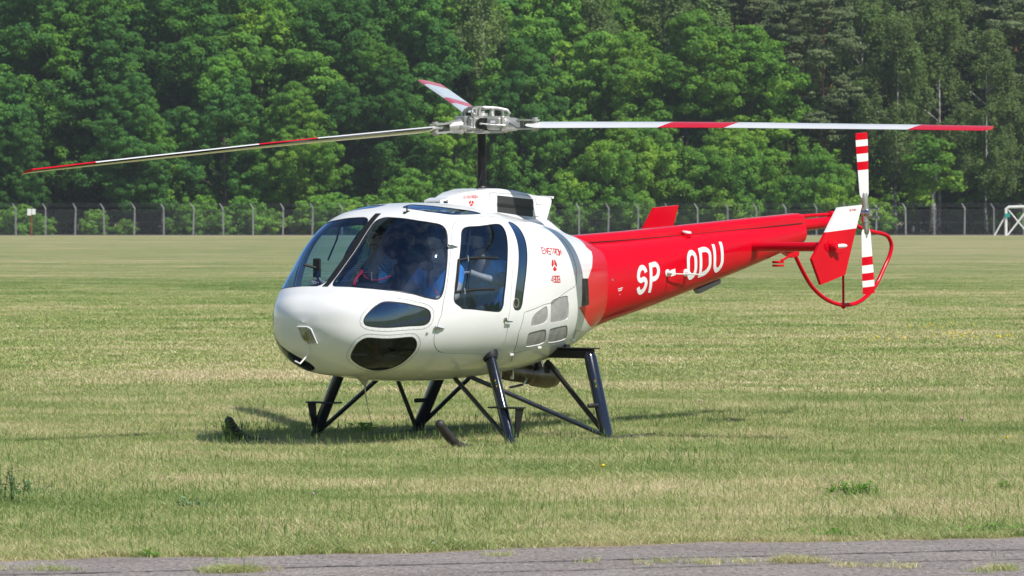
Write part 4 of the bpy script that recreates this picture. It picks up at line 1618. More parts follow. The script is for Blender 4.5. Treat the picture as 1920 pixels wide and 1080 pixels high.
def big_glyph(ch, w):
    """strokes in a w x 1 box for a heavy condensed letter; stroke centre lines inset by half the stroke"""
    h = .085
    l, r_, b_, t_ = h, w - h, h, 1 - h
    rx, rz = (r_ - l) / 2, (r_ - l) / 2 * 1.15
    if ch == 'S':
        return [(arc(l + rx, t_ - rz, rx, rz, 15, 180, 12) + arc(l + rx, .5 + rz * .55, rx, rz * .62, 195, 255, 5) + arc(l + rx, .5 - rz * .55, rx, rz * .62, 75, 15, 5) + arc(l + rx, b_ + rz, rx, rz, 0, -165, 12), False)]
    if ch == 'P':
        return [([(l, 0), (l, t_)] + [(l + rx, t_)] + arc(l + rx, t_ - .24, rx, .24, 88, -88, 12) + [(l + h * 1.05, t_ - .48)], False)]
    if ch == '-':
        return [([(0, .5), (w, .5)], False)]
    if ch == 'O':
        return [(arc(l + rx, t_ - rz, rx, rz, 0, 180, 14) + arc(l + rx, b_ + rz, rx, rz, 180, 360, 14), True)]
    if ch == 'D':
        return [([(l, b_), (l, t_), (l + rx * .6, t_)] + arc(l + rx * .6, t_ - .26, r_ - l - rx * .6, .26, 85, 0, 8) + arc(l + rx * .6, b_ + .26, r_ - l - rx * .6, .26, 0, -85, 8) + [(l + rx * .6, b_)], True)]
    if ch == 'U':
        return [([(l, 1), (l, b_ + rz)] + arc(l + rx, b_ + rz, rx, rz, 180, 360, 14) + [(r_, 1)], False)]


G = {'E': [[(1, 1), (0, 1), (0, 0), (1, 0)], [(.14, .5), (.85, .5)]], 'N': [[(0, 0), (0, 1), (1, 0), (1, 1)]], 'S': [[(1, 1), (0, 1), (0, .5), (1, .5), (1, 0), (0, 0)]],
     'T': [[(0, 1), (1, 1)], [(.5, .88), (.5, 0)]], 'R': [[(0, 0), (0, 1), (1, 1), (1, .5), (.14, .5)], [(.5, .4), (1, 0)]], 'O': [[(0, 0), (0, 1), (1, 1), (1, 0), (0, 0)]],
     'M': [[(0, 0), (0, 1), (.5, .4), (1, 1), (1, 0)]], '4': [[(1, .3), (0, .3), (.75, 1), (.75, .42)], [(.75, .18), (.75, 0)]], '8': [[(0, 0), (0, 1), (1, 1), (1, 0), (0, 0)], [(.14, .5), (.86, .5)]],
     '0': [[(0, 0), (0, 1), (1, 1), (1, 0), (0, 0)]], 'B': [[(0, 0), (0, 1), (.9, 1), (.9, .5), (1, .45), (1, 0), (0, 0)], [(.14, .5), (.8, .5)]], 'P': [[(0, 0), (0, 1), (1, 1), (1, .5), (.14, .5)]],
     'U': [[(0, 1), (0, 0), (1, 0), (1, 1)]], 'H': [[(0, 0), (0, 1)], [(1, 0), (1, 1)], [(.14, .5), (.86, .5)]], ' ': []}


def small_text(txt, u0, z0, du, dz, hgt, adv, st, fn, mat, name, parent, lift=.002):
    """text starts at (u0, z0); du, dz = unit direction of writing"""
    paths = []
    for k, ch in enumerate(txt):
        for pl in G[ch]:
            q = []
            for (a, b_) in pl:
                lx = k * adv + a * adv * .74
                q.append((u0 + du * lx - dz * 0, z0 + dz * lx + b_ * hgt))
            cl_ = len(q) > 3 and q[0] == q[-1]
            paths.append((q[:-1] if cl_ else q, cl_))
    return ribbons(paths, st, fn, mat, name, parent, .02, lift)


LET = {'S': ((-1.929, 1.58), (-2.113, 1.268)), 'P': ((-2.148, 1.609), (-2.328, 1.297)), '-': ((-2.519, 1.555), (-2.605, 1.482)),
       'O': ((-2.814, 1.716), (-2.998, 1.399)), 'D': ((-3.042, 1.745), (-3.259, 1.426)), 'U': ((-3.299, 1.78), (-3.486, 1.464))}
for ch, ((u0, z1_), (u1, z0)) in LET.items():
    wd_ = abs(u1 - u0)
    sl = .168                       # the line of writing climbs towards the tail
    hh = (z1_ - z0) - sl * wd_
    asp = wd_ / hh
    paths = []
    if ch == '-':
        zc = (z0 + z1_) / 2
        paths = [([(u0, zc - sl * wd_ / 2), (u1, zc + sl * wd_ / 2)], False)]
        ribbons(paths, .062, bx, M_whttxt, 'registration_letter', TB, .015, .002)
        continue
    for pl, cl_ in big_glyph(ch, asp):
        q = [(u0 - a * hh, z1_ - hh + b_ * hh + sl * a * hh - 0) for a, b_ in pl]
        paths.append((q, cl_))
    ribbons(paths, .048, bx, M_whttxt, 'registration_letter', TB, .015, .002)
t_ = small_text('ENSTROM', .20, 1.722, -1, -.05, .052, .060, .0092, hx, M_redtxt, 'maker_lettering', HELI)
small_text('480B', .10, 1.462, -1, -.02, .055, .047, .0085, hx, M_redtxt, 'type_lettering', HELI)


def logo(u, z, r_, fn, name, parent, lift=.002):
    mb_ = MB()
    for k in range(3):
        a0 = 90 + 60 + 120 * k
        ring = arc(0, 0, r_, r_, a0 - 50, a0 + 50, 14)
        off = (math.cos(R(a0)) * r_ * .16, math.sin(R(a0)) * r_ * .16)
        poly = [off] + [(x_ * .98, y_ * .98) for x_, y_ in ring]
        vs_ = []
        cvt = lambda q: (lambda pn: tuple(pn[0] + pn[1] * lift))(fn(u - q[0], z + q[1]))
        mid_ = [(off[0] * .5 + x_ * .5, off[1] * .5 + y_ * .5) for x_, y_ in poly[1:]]
        A = [cvt(poly[0])] + [cvt(q) for q in mid_] + [cvt(q) for q in poly[1:]]
        nn = len(mid_)
        fs_ = [(0, 1 + i, 2 + i) for i in range(nn - 1)] + [(1 + i, 1 + nn + i, 2 + nn + i, 2 + i) for i in range(nn - 1)]
        mb_.add(A, fs_)
    return mb_.build(name, M_redtxt, parent, False)


logo(.012, 1.615, .055, hx, 'emblem', HELI)
small_text('NO PUSH', -4.36, 2.105, -1, .06, .018, .017, .0032, lambda u, z: (Vector((u, 1.123, z)), Vector((0, 1, 0))), M_redtxt, 'marking', HELI)

# ------------------------------------------------------------------ rotor pylon housing ("doghouse")
DK = np.array([[.60, .09, 2.225, 1.95], [.55, .115, 2.242, 1.95], [.40, .175, 2.280, 1.95], [.15, .26, 2.312, 1.95], [.0, .285, 2.315, 1.95], [-.2, .302, 2.298, 1.95], [-.42, .322, 2.262, 1.95], [-.64, .345, 2.238, 1.95]])


def dh_v(u):
    return float(np.interp(-u, -DK[:, 0], DK[:, 1]))


vs, fs = [], []
ng = 32
for k, (u, hw, zt, zb) in enumerate(DK):
    for j in range(ng):
        th = 2 * pi * j / ng + pi / ng
        c, s_n = math.cos(th), math.sin(th)
        n = 7.0
        y = hw * math.copysign(abs(s_n) ** (2 / n), s_n)
        z = (zt + zb) / 2 + (zt - zb) / 2 * math.copysign(abs(c) ** (2 / n), c)
        if k == len(DK) - 1:
            u2 = -.63 + (2.238 - z) * .45
        elif k == 0:
            u2 = u - (2.225 - z) * -.05
        else:
            u2 = u
        vs.append((u2, y, z))
    if k:
        a = ng * k
        fs += [(a - ng + j, a - ng + (j + 1) % ng, a + (j + 1) % ng, a + j) for j in range(ng)]
lastring = list(range(ng * (len(DK) - 1), ng * len(DK)))
fs.append(tuple(lastring))
# front scoop: lip and recess
b0 = len(vs)
for j in range(ng):
    x_, y_, z_ = vs[j]
    vs.append((x_ - .005, y_ * .90, 2.0 + (z_ - 2.0) * .86))
for j in range(ng):
    x_, y_, z_ = vs[j]
    vs.append((x_ - .12, y_ * .80, 2.0 + (z_ - 2.0) * .8))
for j in range(ng):
    j2 = (j + 1) % ng
    fs += [(j2, j, b0 + j, b0 + j2), (b0 + j2, b0 + j, b0 + ng + j, b0 + ng + j2)]
fs.append(tuple(b0 + ng + j for j in range(ng)))
fm = [0] * (len(fs) - 1) + [1]
DH = mk('rotor_pylon_housing', vs, fs, [M_wht, M_blkm], HELI, smooth=True, sharp=40, fmat=fm)
# flared skirt from the housing down onto the engine cowl
FK = np.array([[.62, .16, 2.12, 1.8], [.42, .26, 2.155, 1.8], [.1, .40, 2.135, 1.8], [-.35, .44, 2.085, 1.8], [-.62, .42, 2.07, 1.7], [-.76, .40, 2.0, 1.7], [-.95, .37, 1.935, 1.6], [-1.15, .33, 1.885, 1.6], [-1.36, .27, 1.84, 1.6]])
FS = spline(np.c_[FK, np.zeros(len(FK))], 49)
vs, fs = [], []
for k, s in enumerate(FS):
    for j in range(24):
        th = -pi / 2 + pi * j / 23
        y = s[1] * math.copysign(abs(math.sin(th)) ** (2 / 3.0), math.sin(th))
        z = s[3] + (s[2] - s[3]) * abs(math.cos(th)) ** (2 / 3.0)
        vs.append((s[0], y, z))
    if k:
        a = 24 * k
        fs += [(a - 24 + j, a - 23 + j, a + j + 1, a + j) for j in range(23)]
mk('engine_cowl_fairing', vs, fs, M_wht, HELI, smooth=True)
# rounded lip along the rear top of the housing
MB().tube([(-.63, -.345, 2.232), (-.645, 0, 2.240), (-.63, .345, 2.232)], .012, 8).build('housing_lip', M_wht, DH)
for sd in (1, -1):
    GQ = [(.12, 2.252), (-.362, 2.215), (-.345, 2.048), (.115, 2.084)]
    mb = MB()
    P_ = np.array(GQ)
    P_ = np.array([q_ for c0, c1, c2 in zip(np.roll(P_, 1, 0), P_, np.roll(P_, -1, 0)) for q_ in [c1 + (c0 - c1) / np.linalg.norm(c0 - c1) * .022, c1 + (c0 - c1) / np.linalg.norm(c0 - c1) * .006 + (c2 - c1) / np.linalg.norm(c2 - c1) * .006, c1 + (c2 - c1) / np.linalg.norm(c2 - c1) * .022]])
    us = np.linspace(.1195, -.3615, 25)
    vs, fs = [], []
    for q_, u in enumerate(us):
        f_ = (.12 - u) / .482
        ins = .014 * (max(0, 1 - q_ / 1.5) + max(0, 1 - (24 - q_) / 1.5))
        zt_, zb_ = 2.252 - .037 * f_ - ins, 2.084 - .036 * f_ + ins
        for (z_, dv_) in ((zt_, -.004), (zt_, .006), (zb_, .006), (zb_, -.004)):
            vs.append((u, sd * (dh_v(u) + dv_), z_))
        if q_:
            a_ = 4 * q_
            fs += [(a_ - 4 + j_, a_ - 3 + j_, a_ + 1 + j_, a_ + j_) for j_ in range(3)]
    mb.add(vs, fs)
    g_ = mb.build('intake_grille', M_grille, DH, False)
    mb = MB()
    vs, fs = [], []
    for q_, u in enumerate(us):
        f_ = (.12 - u) / .482
        for (z_, dv_) in ((2.178 - .034 * f_, .004), (2.178 - .034 * f_, .010), (2.150 - .034 * f_, .010), (2.150 - .034 * f_, .004)):
            vs.append((u, sd * (dh_v(u) + dv_), z_))
        if q_:
            a_ = 4 * q_
            fs += [(a_ - 4 + j_, a_ - 3 + j_, a_ + 1 + j_, a_ + j_) for j_ in range(3)]
    mb.add(vs, fs)
    mb.build('grille_bar', M_blkm, g_, False)
    mb = MB()
    fr_ = [(u, sd * (dh_v(u) + .003), 2.254 - .037 * (.12 - u) / .482) for u in us] + [(u, sd * (dh_v(u) + .003), 2.082 - .036 * (.12 - u) / .482) for u in us[::-1]] + [(us[0], sd * (dh_v(us[0]) + .003), 2.254)]
    mb.tube(fr_, .006, 6, False)
    mb.build('grille_frame', M_wht, g_)
fn_dh = lambda u, z: (Vector((u, dh_v(u) + .001, z)), Vector((.2, .98, 0)))
small_text('ENSTROM', .455, 2.222, -1, .02, .026, .0205, .004, fn_dh, M_redtxt, 'maker_lettering', DH)
logo(.382, 2.178, .026, fn_dh, 'emblem', DH)
mb = MB()
for pth in ([(.19, 2.275), (.19, 2.09), (0, 2.08), (-.2, 2.065), (-.42, 2.055), (-.55, 2.05)], [(.19, 2.275), (0, 2.27), (-.2, 2.258), (-.39, 2.24), (-.41, 2.165), (-.58, 2.175)]):
    mb.tube([(u, dh_v(u) + .001, z) for u, z in pth], .002, 4)
mb.build('panel_seam', M_gap, DH)

# open intake visor ahead of the housing
mb = MB()
mb.prism([(.60, -.12, 2.214), (.72, -.095, 2.190), (.72, .095, 2.190), (.60, .12, 2.214)], (0, 0, .014))
for sd in (1, -1):
    mb.prism([(.715, sd * .095, 2.192), (.68, sd * .095, 2.2), (.68, sd * .10, 2.13), (.72, sd * .10, 2.13)], (0, -sd * .015, 0))
mb.build('intake_visor', M_wht, DH, False)

# ------------------------------------------------------------------ main rotor
M_mast = paint('mast_black', (.006, .006, .007), .38, var=.2, spec=.35)
HZ = 2.905
mb = MB()
mb.lathe((0, 0, 2.20), (0, 0, 1), [(0, .045), (.03, .045), (.03, .041), (.62, .041), (.62, .036), (.72, .036)], 24)
mb.build('rotor_mast', M_mast, HELI)
mb = MB()
mb.lathe((0, 0, 2.285), (0, 0, 1), [(0, .085), (.018, .085), (.03, .06), (.05, .05)], 24)
mb.build('mast_boot', M_blkm, HELI)
HUB = empty('rotor_hub', (0, 0, 0))
HUB.parent = HELI
AZ = [105.4, 225.4, 345.4]
mb = MB()
pl = []
for k in range(3):
    for da, rr_ in ((-22, .20), (-12, .235), (12, .235), (22, .20), (60, .12)):
        a = R(AZ[k] + da)
        pl.append((rr_ * math.cos(a), rr_ * math.sin(a)))
for z0, hh in ((2.822, .022), (2.958, .018)):
    mb.prism([(x_, y_, z0) for x_, y_ in pl], (0, 0, hh))
mb.lathe((0, 0, 2.815), (0, 0, 1), [(0, .07), (.02, .085), (.15, .085), (.17, .06), (.19, .055), (.19, .03), (.21, .03)], 20)
mb.build('hub_yoke', M_metal, HUB, True, 30)


def az_frame(a):
    r_ = Vector((math.cos(a), math.sin(a), 0))
    t_ = Vector((-math.sin(a), math.cos(a), 0))
    return r_, t_, Vector((0, 0, 1))


TIPZ = [2.837, 3.431, 2.447]
for k in range(3):
    a = R(AZ[k])
    r_, t_, zz = az_frame(a)
    flap = math.atan2([2.837, 3.431, 2.447][[0, 1, 2][k]] - HZ, 4.88)
    rd = r_ * math.cos(flap) + zz * math.sin(flap)
    up = -r_ * math.sin(flap) + zz * math.cos(flap)
    rot = Matrix((r_, t_, zz)).transposed()
    P = lambda x_, y_, z_: r_ * x_ + t_ * y_ + zz * (HZ + z_)
    Q = lambda x_, y_, z_: Vector((0, 0, HZ)) + rd * x_ + t_ * y_ + up * z_
    mb = MB()
    mb.box(P(.155, 0, 0), (.14, .20, .114), rot, bevel=.012)
    mb.box(P(.24, 0, 0), (.03, .17, .145), rot, bevel=.01)
    mb.build('hinge_block', M_metal, HUB, True, 30)
    mb = MB()
    mb.tube([Q(.24, 0, 0), Q(.25, 0, 0), Q(.27, 0, 0), Q(.34, 0, 0), Q(.37, 0, 0), Q(.40, 0, 0)], [.072, .076, .064, .060, .050, .050], 18)
    gr_ = mb.build('blade_grip', M_metal, HUB)
    mb = MB()
    for sz in (1, -1):
        pts_ = [(.37, -.045), (.37, .045), (.46, .06), (.555, .05), (.575, .0), (.555, -.05), (.46, -.06)]
        mb.prism([Q(x_, y_, sz * .040 - .008) for x_, y_ in pts_], up * .016)
    mb.box(Q(.385, 0, 0), (.03, .085, .09), Matrix((rd, t_, up)).transposed(), bevel=.004)
    for (x_, y_) in ((.53, .0),):
        mb.tube([Q(x_, y_, -.062), Q(x_, y_, .066)], .027, 14)
    mb.build('grip_fork', M_metal, gr_, True, 30)
    MB().tube([Q(.53, 0, .066), Q(.53, 0, .074)], .022, 12).tube([Q(.455, .03, .048), Q(.455, .03, .056)], .009, 8).build('bolt_cap', M_blkm, gr_)
    # lag damper with its arm, drag brace, pitch horn and link
    mb = MB()
    mb.tube([P(.05, -.12, .0), P(.065, -.165, .0)], [.050, .050], 20)
    mb.tube([P(.065, -.165, .0), P(.07, -.185, .0)], [.032, .022], 14)
    mb.build('lag_damper', M_dkmet, HUB)
    mb = MB()
    mb.tube([P(.07, -.182, .0), P(.075, -.20, 0)], [.016, .012], 12)
    mb.tube([P(.075, -.195, 0), P(.19, -.135, -.012), Q(.27, -.08, -.01)], .009, 8)
    mb.tube([Q(.30, -.058, .012), Q(.38, -.085, -.03), Q(.43, -.10, -.04)], .007, 8)
    mb.build('drag_link', M_steel, HUB)
    mb = MB()
    mb.tube([Q(.29, .05, 0), Q(.26, .13, -.01), Q(.22, .155, -.02)], [.016, .014, .012], 10)
    mb.tube([P(.20, .15, -.04), P(.20, .15, .085)], .011, 10)
    mb.sphere(tuple(P(.20, .15, .085)), .018, 10, 6)
    mb.sphere(tuple(P(.20, .15, -.04)), .018, 10, 6)
    mb.build('pitch_link', M_metal, HUB)
    mb = MB()
    mb.tube([P(.22, .15, .095), P(.20, .13, .128), P(.12, .10, .145), P(.02, .03, .150), P(-.02, -.03, .14)], [.014, .016, .018, .018, .016], 10, flat=.6)
    mb.tube([P(.105, .0, .07), P(.10, .0, .115)], [.028, .02], 12)
    mb.box(P(.08, .06, .10), (.03, .04, .09), rot, bevel=.004)
    mb.box(P(.16, .12, .105), (.025, .03, .07), rot, bevel=.004)
    mb.build('rocker_arm', M_metal, HUB)
    mb = MB()
    mb.tube([P(.165, .02, .055), P(.165, .02, .066)], .052, 18)
    mb.tube([P(.165, .02, .066), P(.165, .02, .092)], .022, 14)
    mb.tube([P(.165, .02, .092), P(.165, .02, .104)], .030, 14)
    mb.build('hinge_cap', M_dkmet, HUB)
    mb = MB()
    for j in range(7):
        aa = j * 1.1
        mb.tube([P(.175 + .045 * math.cos(aa), .02 + .045 * math.sin(aa), .055), P(.175 + .045 * math.cos(aa), .02 + .045 * math.sin(aa), .073)], .006, 6)
    for y_ in (-.06, 0, .06):
        mb.tube([P(.245, y_, .03), P(.26, y_, .03)], .008, 6)
        mb.tube([P(.245, y_, -.035), P(.26, y_, -.035)], .008, 6)
    mb.build('bolt', M_steel, HUB)
    if k == 0:
        MB().box(P(.155, -.1025, .018), (.045, .003, .022), rot).build('data_plate', M_whttxt, HUB, False)
    # blade
    R1 = 4.88
    stations = [(.46, .10), (.50, .15), (.60, .235), (.8, .24), (1.86, .24), (2.50, .24), (4.22, .24), (4.84, .24), (4.88, .20)]
    sec = [(.06, 0, 0), (.045, .012, 0), (.01, .0155, 0), (-.08, .0105, 0), (-.178, .0018, 0), (-.178, -.0015, 0), (-.08, -.0075, 0), (.01, -.0115, 0), (.045, -.010, 0)]
    vs, fs, fm_ = [], [], []
    for j, (rr_, ch) in enumerate(stations):
        f_ = ch / .24
        pit = R(13.5 - 5.0 * rr_ / R1)
        droop = .015 * math.sin(pi * rr_ / R1)
        skew = .10 * (-1)
        for (c_, h_, _) in sec:
            c2, h2 = c_ * f_, h_ * (1 if j else 1.3)
            yy = c2 * math.cos(pit) - h2 * math.sin(pit)
            z2 = c2 * math.sin(pit) + h2 * math.cos(pit) + droop
            xo = 0
            if j in (4, 5, 6):
                xo = c2 * .35
            vs.append(Q(rr_ + xo, yy, z2))
        if j:
            b0 = 9 * j
            for i in range(9):
                fs.append((b0 - 9 + i, b0 - 9 + (i + 1) % 9, b0 + (i + 1) % 9, b0 + i))
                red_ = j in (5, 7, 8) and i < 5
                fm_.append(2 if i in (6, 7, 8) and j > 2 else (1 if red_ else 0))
    fs.append(tuple(range(8, -1, -1)))
    fm_.append(0)
    fs.append(tuple(range(9 * (len(stations) - 1), 9 * len(stations))))
    fm_.append(1)
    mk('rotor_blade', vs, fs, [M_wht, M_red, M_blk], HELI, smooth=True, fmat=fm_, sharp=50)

# ------------------------------------------------------------------ tail rotor
TR = empty('tail_rotor', (-5.86, .30, 2.085))
TR.parent = HELI
mb = MB()
mb.lathe((0, -.05, 0), (0, 1, 0), [(0, .03), (.03, .042), (.09, .045), (.12, .03)], 16)
mb.tube([(0, 0, -.09), (0, 0, .09)], .036, 14)
mb.build('tail_hub', M_steel, TR)
mb = MB()
for z in (.045, -.045):
    mb.tube([(.0, -.02, z), (.0, .14, z)], .0075, 8)
    mb.tube([(.0, .14, z), (.0, .165, z)], .014, 8)
mb.box((0, .05, 0), (.03, .02, .10), bevel=.004)
mb.build('pitch_pin', M_steel, TR)
tilt = .045
for sg_ in (1, -1):
    d_ = Vector((tilt * 1.9 * sg_ * 1, 0, sg_)).normalized()
    n_ = Vector((0, 1, 0))
    cdir = d_.cross(n_)
    mb = MB()
    mb.tube([d_ * .05, d_ * .10, d_ * .19, d_ * .21], [.03, .034, .034, .026], 14)
    gp_ = mb.build('blade_grip', M_metal, TR)
    mb = MB()
    st = [.16, .20, .44, .525, .605, .68, .745, .815]
    vs, fs, fm_ = [], [], []
    for j, rr_ in enumerate(st):
        wch = .062 + .022 * min(1, (rr_ - .16) / .5)
        if j == 0:
            wch *= .75
        for (c_, h_) in ((-1, 0), (-.5, .10), (.4, .13), (1, 0), (.4, -.13), (-.5, -.10)):
            pt = R(12)
            y_ = c_ * wch * math.sin(pt) * sg_ + h_ * .09
            x_ = c_ * wch * math.cos(pt)
            vs.append(d_ * rr_ + cdir * x_ + n_ * y_)
        if j:
            b0 = 6 * j
            for i in range(6):
                fs.append((b0 - 6 + i, b0 - 6 + (i + 1) % 6, b0 + (i + 1) % 6, b0 + i))
                fm_.append(1 if j in (3, 5, 7) else 0)
    fs += [tuple(range(5, -1, -1)), tuple(range(6 * (len(st) - 1), 6 * len(st)))]
    fm_ += [0, 1]
    mk('tail_rotor_blade', vs, fs, [M_wht, M_red], TR, smooth=True, fmat=fm_, sharp=45)

# ------------------------------------------------------------------ landing gear
V_ = 1.16
FEET = {(1, 'f'): (1.05, V_, .05), (1, 'r'): (-.38, V_, .05), (-1, 'f'): (1.0, -V_, .05), (-1, 'r'): (-.48, -V_, .05)}
TOPS = {(1, 'f'): (.865, .76, .87), (1, 'r'): (-.41, .93, .815), (-1, 'f'): (1.14, -.70, .72), (-1, 'r'): (-.33, -.74, .62)}
for sd in (1, -1):
    if sd == 1:
        pth = [(-1.1, V_, .018), (1.66, V_, .020), (1.78, V_, .045), (1.90, V_, .112), (2.04, V_, .235), (2.05, V_, .245)]
    else:
        pth = [(-1.2, -V_, .018), (1.83, -V_, .020), (1.96, -V_, .05), (2.08, -V_, .11), (2.18, -V_, .205), (2.19, -V_, .215)]
    pth = [tuple(q[:3]) for q in spline(np.array([list(p_) + [0, 0] for p_ in pth]), 40)]
    MB().tube(pth, [.041] * len(pth), 14).sphere(pth[-1], .043, 14, 8).build('skid', M_skid, HELI)
    for fr in 'fr':
        f_, t_ = Vector(FEET[(sd, fr)]), Vector(TOPS[(sd, fr)])
        mb = MB()
        r0 = .058 if fr == 'f' else .066
        mb.tube([f_ - (t_ - f_) * .02, f_.lerp(t_, .04), f_.lerp(t_, .94), t_], [r0 * .8, r0, r0, r0 * .7], 18, flat=.8)
        lg = mb.build('skid_leg', M_blk, HELI)
        mb = MB()
        c_ = f_.lerp(t_, .62)
        dv = (t_ - f_).normalized()
        if fr == 'f' and sd == 1:
            MB().tube([f_.lerp(t_, .885), f_.lerp(t_, .93), f_.lerp(t_, 1.0)], [r0 * 1.08, r0 * 1.35, r0 * 1.4], 18).build('leg_boot', M_blkm, lg)
        mb.tube([f_.lerp(t_, .60), f_.lerp(t_, .602)], r0 * 1.02, 18, False, flat=.8)
        mb.tube([f_.lerp(t_, .86), f_.lerp(t_, .862)], r0 * 1.02, 18, False, flat=.8)
        mb.build('leg_joint_ring', M_blkm, lg)
        if sd == 1:
            # small yellow and green decal on the front face of the leg
            fw_ = Vector((.55, .35, 0)).normalized()
            for q_, mt_ in ((.66, M_yel), (.63, M_grn), (.60, M_yel)):
                pc = f_.lerp(t_, q_) + fw_ * r0 * .98
                MB().box(pc, (.004, .012, .020), bevel=.001).build('decal', mt_, lg, False)
        mb = MB()
        if fr == 'f':
            zc = .355
            q_ = f_.lerp(t_, (zc - f_.z) / (t_.z - f_.z))
            mb.box((q_.x, q_.y + sd * .05, zc), (.13, .34, .014), bevel=.004)
            mb.prism([(q_.x - .055, sd * (abs(q_.y) + .19), zc), (q_.x + .055, sd * (abs(q_.y) + .19), zc), (q_.x + .02, sd * (abs(q_.y) + .15), .09), (q_.x - .03, sd * (abs(q_.y) + .15), .09)], (0, sd * .012, 0))
            mb.build('boarding_step', M_blkm, lg, False)
        else:
            zc = .335
            q_ = f_.lerp(t_, (zc - f_.z) / (t_.z - f_.z))
            mb.tube([q_, q_ + Vector((.19, sd * .01, 0)), q_ + Vector((.20, sd * .01, 0))], [.020, .020, .012], 12)
            mb.build('step_peg', M_blkm, lg)


def strut(a, b_, r_=.021, mat=None, name='gear_brace'):
    a, b_ = Vector(a), Vector(b_)
    mb_ = MB()
    mb_.tube([a, a.lerp(b_, .05), a.lerp(b_, .95), b_], [r_ * .7, r_, r_, r_ * .75], 12)
    return mb_.build(name, mat or M_blk, HELI)


F = FEET
strut(F[(-1, 'f')], (1.11, -.3, .60))
strut(F[(-1, 'r')], (.88, -.3, .62))
strut(F[(-1, 'r')], (-.33, -.3, .64))
strut(F[(1, 'f')], (.80, .3, .62))
strut(F[(1, 'r')], (.665, .3, .64))
strut(F[(1, 'r')], (-.60, .3, .72), .024, M_dkmet)
for sd in (1, -1):
    mb = MB()
    mb.box((-.41, sd * .69, .80), (.085, .56, .085), bevel=.012)
    mb.box((-.41, sd * .72, .85), (.12, .58, .012), bevel=.003)
    mb.build('gear_cross_beam', M_blkm, HELI, True, 30)
MB().tube([(-.62, .42, .85), (-.50, .62, .86)], .022, 10).build('drain_pipe', M_blkm, HELI)
mb = MB()
mb.lathe((-.20, 0, .64), (-1, 0, -.10), [(0, .07), (.2, .085), (.46, .088), (.47, .096), (.50, .096), (.51, .088), (.60, .11), (.78, .115), (.88, .095), (.93, .06), (.93, .045), (.86, .045)], 24)
mb.build('exhaust_muffler', M_exh, HELI)
mb = MB()
mb.tube([(-.55, .0, .62), (-.52, .12, .55), (-.50, .1, .50), (-.5, -.06, .47)], .012, 8)
mb.box((-.30, .12, .60), (.02, .03, .09)).box((-.1, .14, .60), (.02, .02, .07)).box((.02, .2, .60), (.02, .03, .07))
mb.box((-.80, .06, .66), (.05, .04, .10))
mb.build('belly_fitting', M_steel, HELI, False)
MB().box((-.72, .1, .685), (.06, .05, .10), Matrix.Rotation(.4, 3, 'Y'), bevel=.01).tube([(-.60, .3, .70), (-.56, .33, .62)], .03, 10).build('strut_socket', M_blkm, HELI)

# ------------------------------------------------------------------ antennas, lights, handles
mb = MB()
mb.prism([(1.80, -.006, .63), (1.62, -.006, .62), (1.665, -.006, .55), (1.675, -.006, .53), (1.69, -.006, .55)], (0, .012, 0))
mb.tube([(1.68, 0, .56), (1.665, 0, .44), (1.60, 0, .24)], [.007, .005, .003], 6)
mb.build('belly_antenna', M_metal, HELI, False)
MB().tube([(.245, .10, 2.135), (.235, .10, 2.16)], .010, 8).tube([(.235, .10, 2.16), (.21, .10, 2.26), (.115, .10, 2.475)], [.006, .004, .003], 6).build('roof_whip_antenna', M_blkm, HELI)
q, n_ = hx(1.44, 2.09)
MB().tube([(1.44, .29, 2.075), (1.44, .29, 2.145)], [.008, .006], 8).sphere((1.44, .29, 2.148), .009, 8, 6).box((1.445, .29, 2.098), (.07, .03, .008), Matrix.Rotation(.25, 3, 'Y'), bevel=.002).build('roof_stub_antenna', M_dkmet, HELI)
MB().tube([(2.43, 0, .935), (2.47, 0, .905), (2.472, 0, .835), (2.57, 0, .765), (2.635, 0, .79)], .0075, 8).build('pitot_tube', M_wht, HELI)
# landing light in the chin
mb = MB()
bz = [(2.528, -.065, 1.088), (2.525, .05, 1.088), (2.515, .085, 1.07), (2.49, .135, .945), (2.475, .02, .935), (2.505, -.03, .985)]
mb.tube([Vector(p_) + Vector((.004, 0, 0)) for p_ in bz + bz[:1]], .006, 8, False)
lh = mb.build('landing_light_bezel', M_wht, HELI)
mb = MB()
mb.prism([Vector(p_) + Vector((.001, 0, 0)) for p_ in bz], (-.003, 0, 0))
mb.build('light_recess', M_metal, lh, False)
cL = Vector((2.508, .035, 1.005))
mb = MB()
mb.lathe(cL, (1, .15, -.2), [(0, .044), (.012, .047), (.016, .047), (.016, .040), (.012, .040)], 20)
mb.build('lens_ring', M_steel, lh)
M_led = paint('led_reflector', (.45, .42, .25), .3, .4)
axv = Vector((1, .15, -.2)).normalized()
e1 = axv.cross(Vector((0, 0, 1))).normalized()
e2 = axv.cross(e1)
mb = MB()
mb.lathe(cL + axv * .012, axv, [(0, .039), (.001, .039)], 18)
mb.build('lens', M_led, lh, False)
mb = MB()
for j in range(13):
    rr_, aa = (0, 0) if j == 0 else ((.014, j * pi / 2) if j < 5 else (.029, j * pi / 4))
    c_ = cL + axv * .013 + e1 * rr_ * math.cos(aa) + e2 * rr_ * math.sin(aa)
    mb.lathe(c_, axv, [(0, .0052), (.003, .0045)], 8)
mb.build('led', M_dkmet, lh)
# door furniture
V4 = [param_fn(*q) for q in BAKE['vent']]
Vp = [q + n_ * .012 for q, n_ in V4]
mb = MB()


def surf_line(a, b_, k=6):
    a, b_ = np.array(a), np.array(b_)
    o_ = []
    for i in range(k + 1):
        q_, n_ = param_fn(*(a + (b_ - a) * i / k))
        o_.append(q_ + n_ * .010)
    return o_


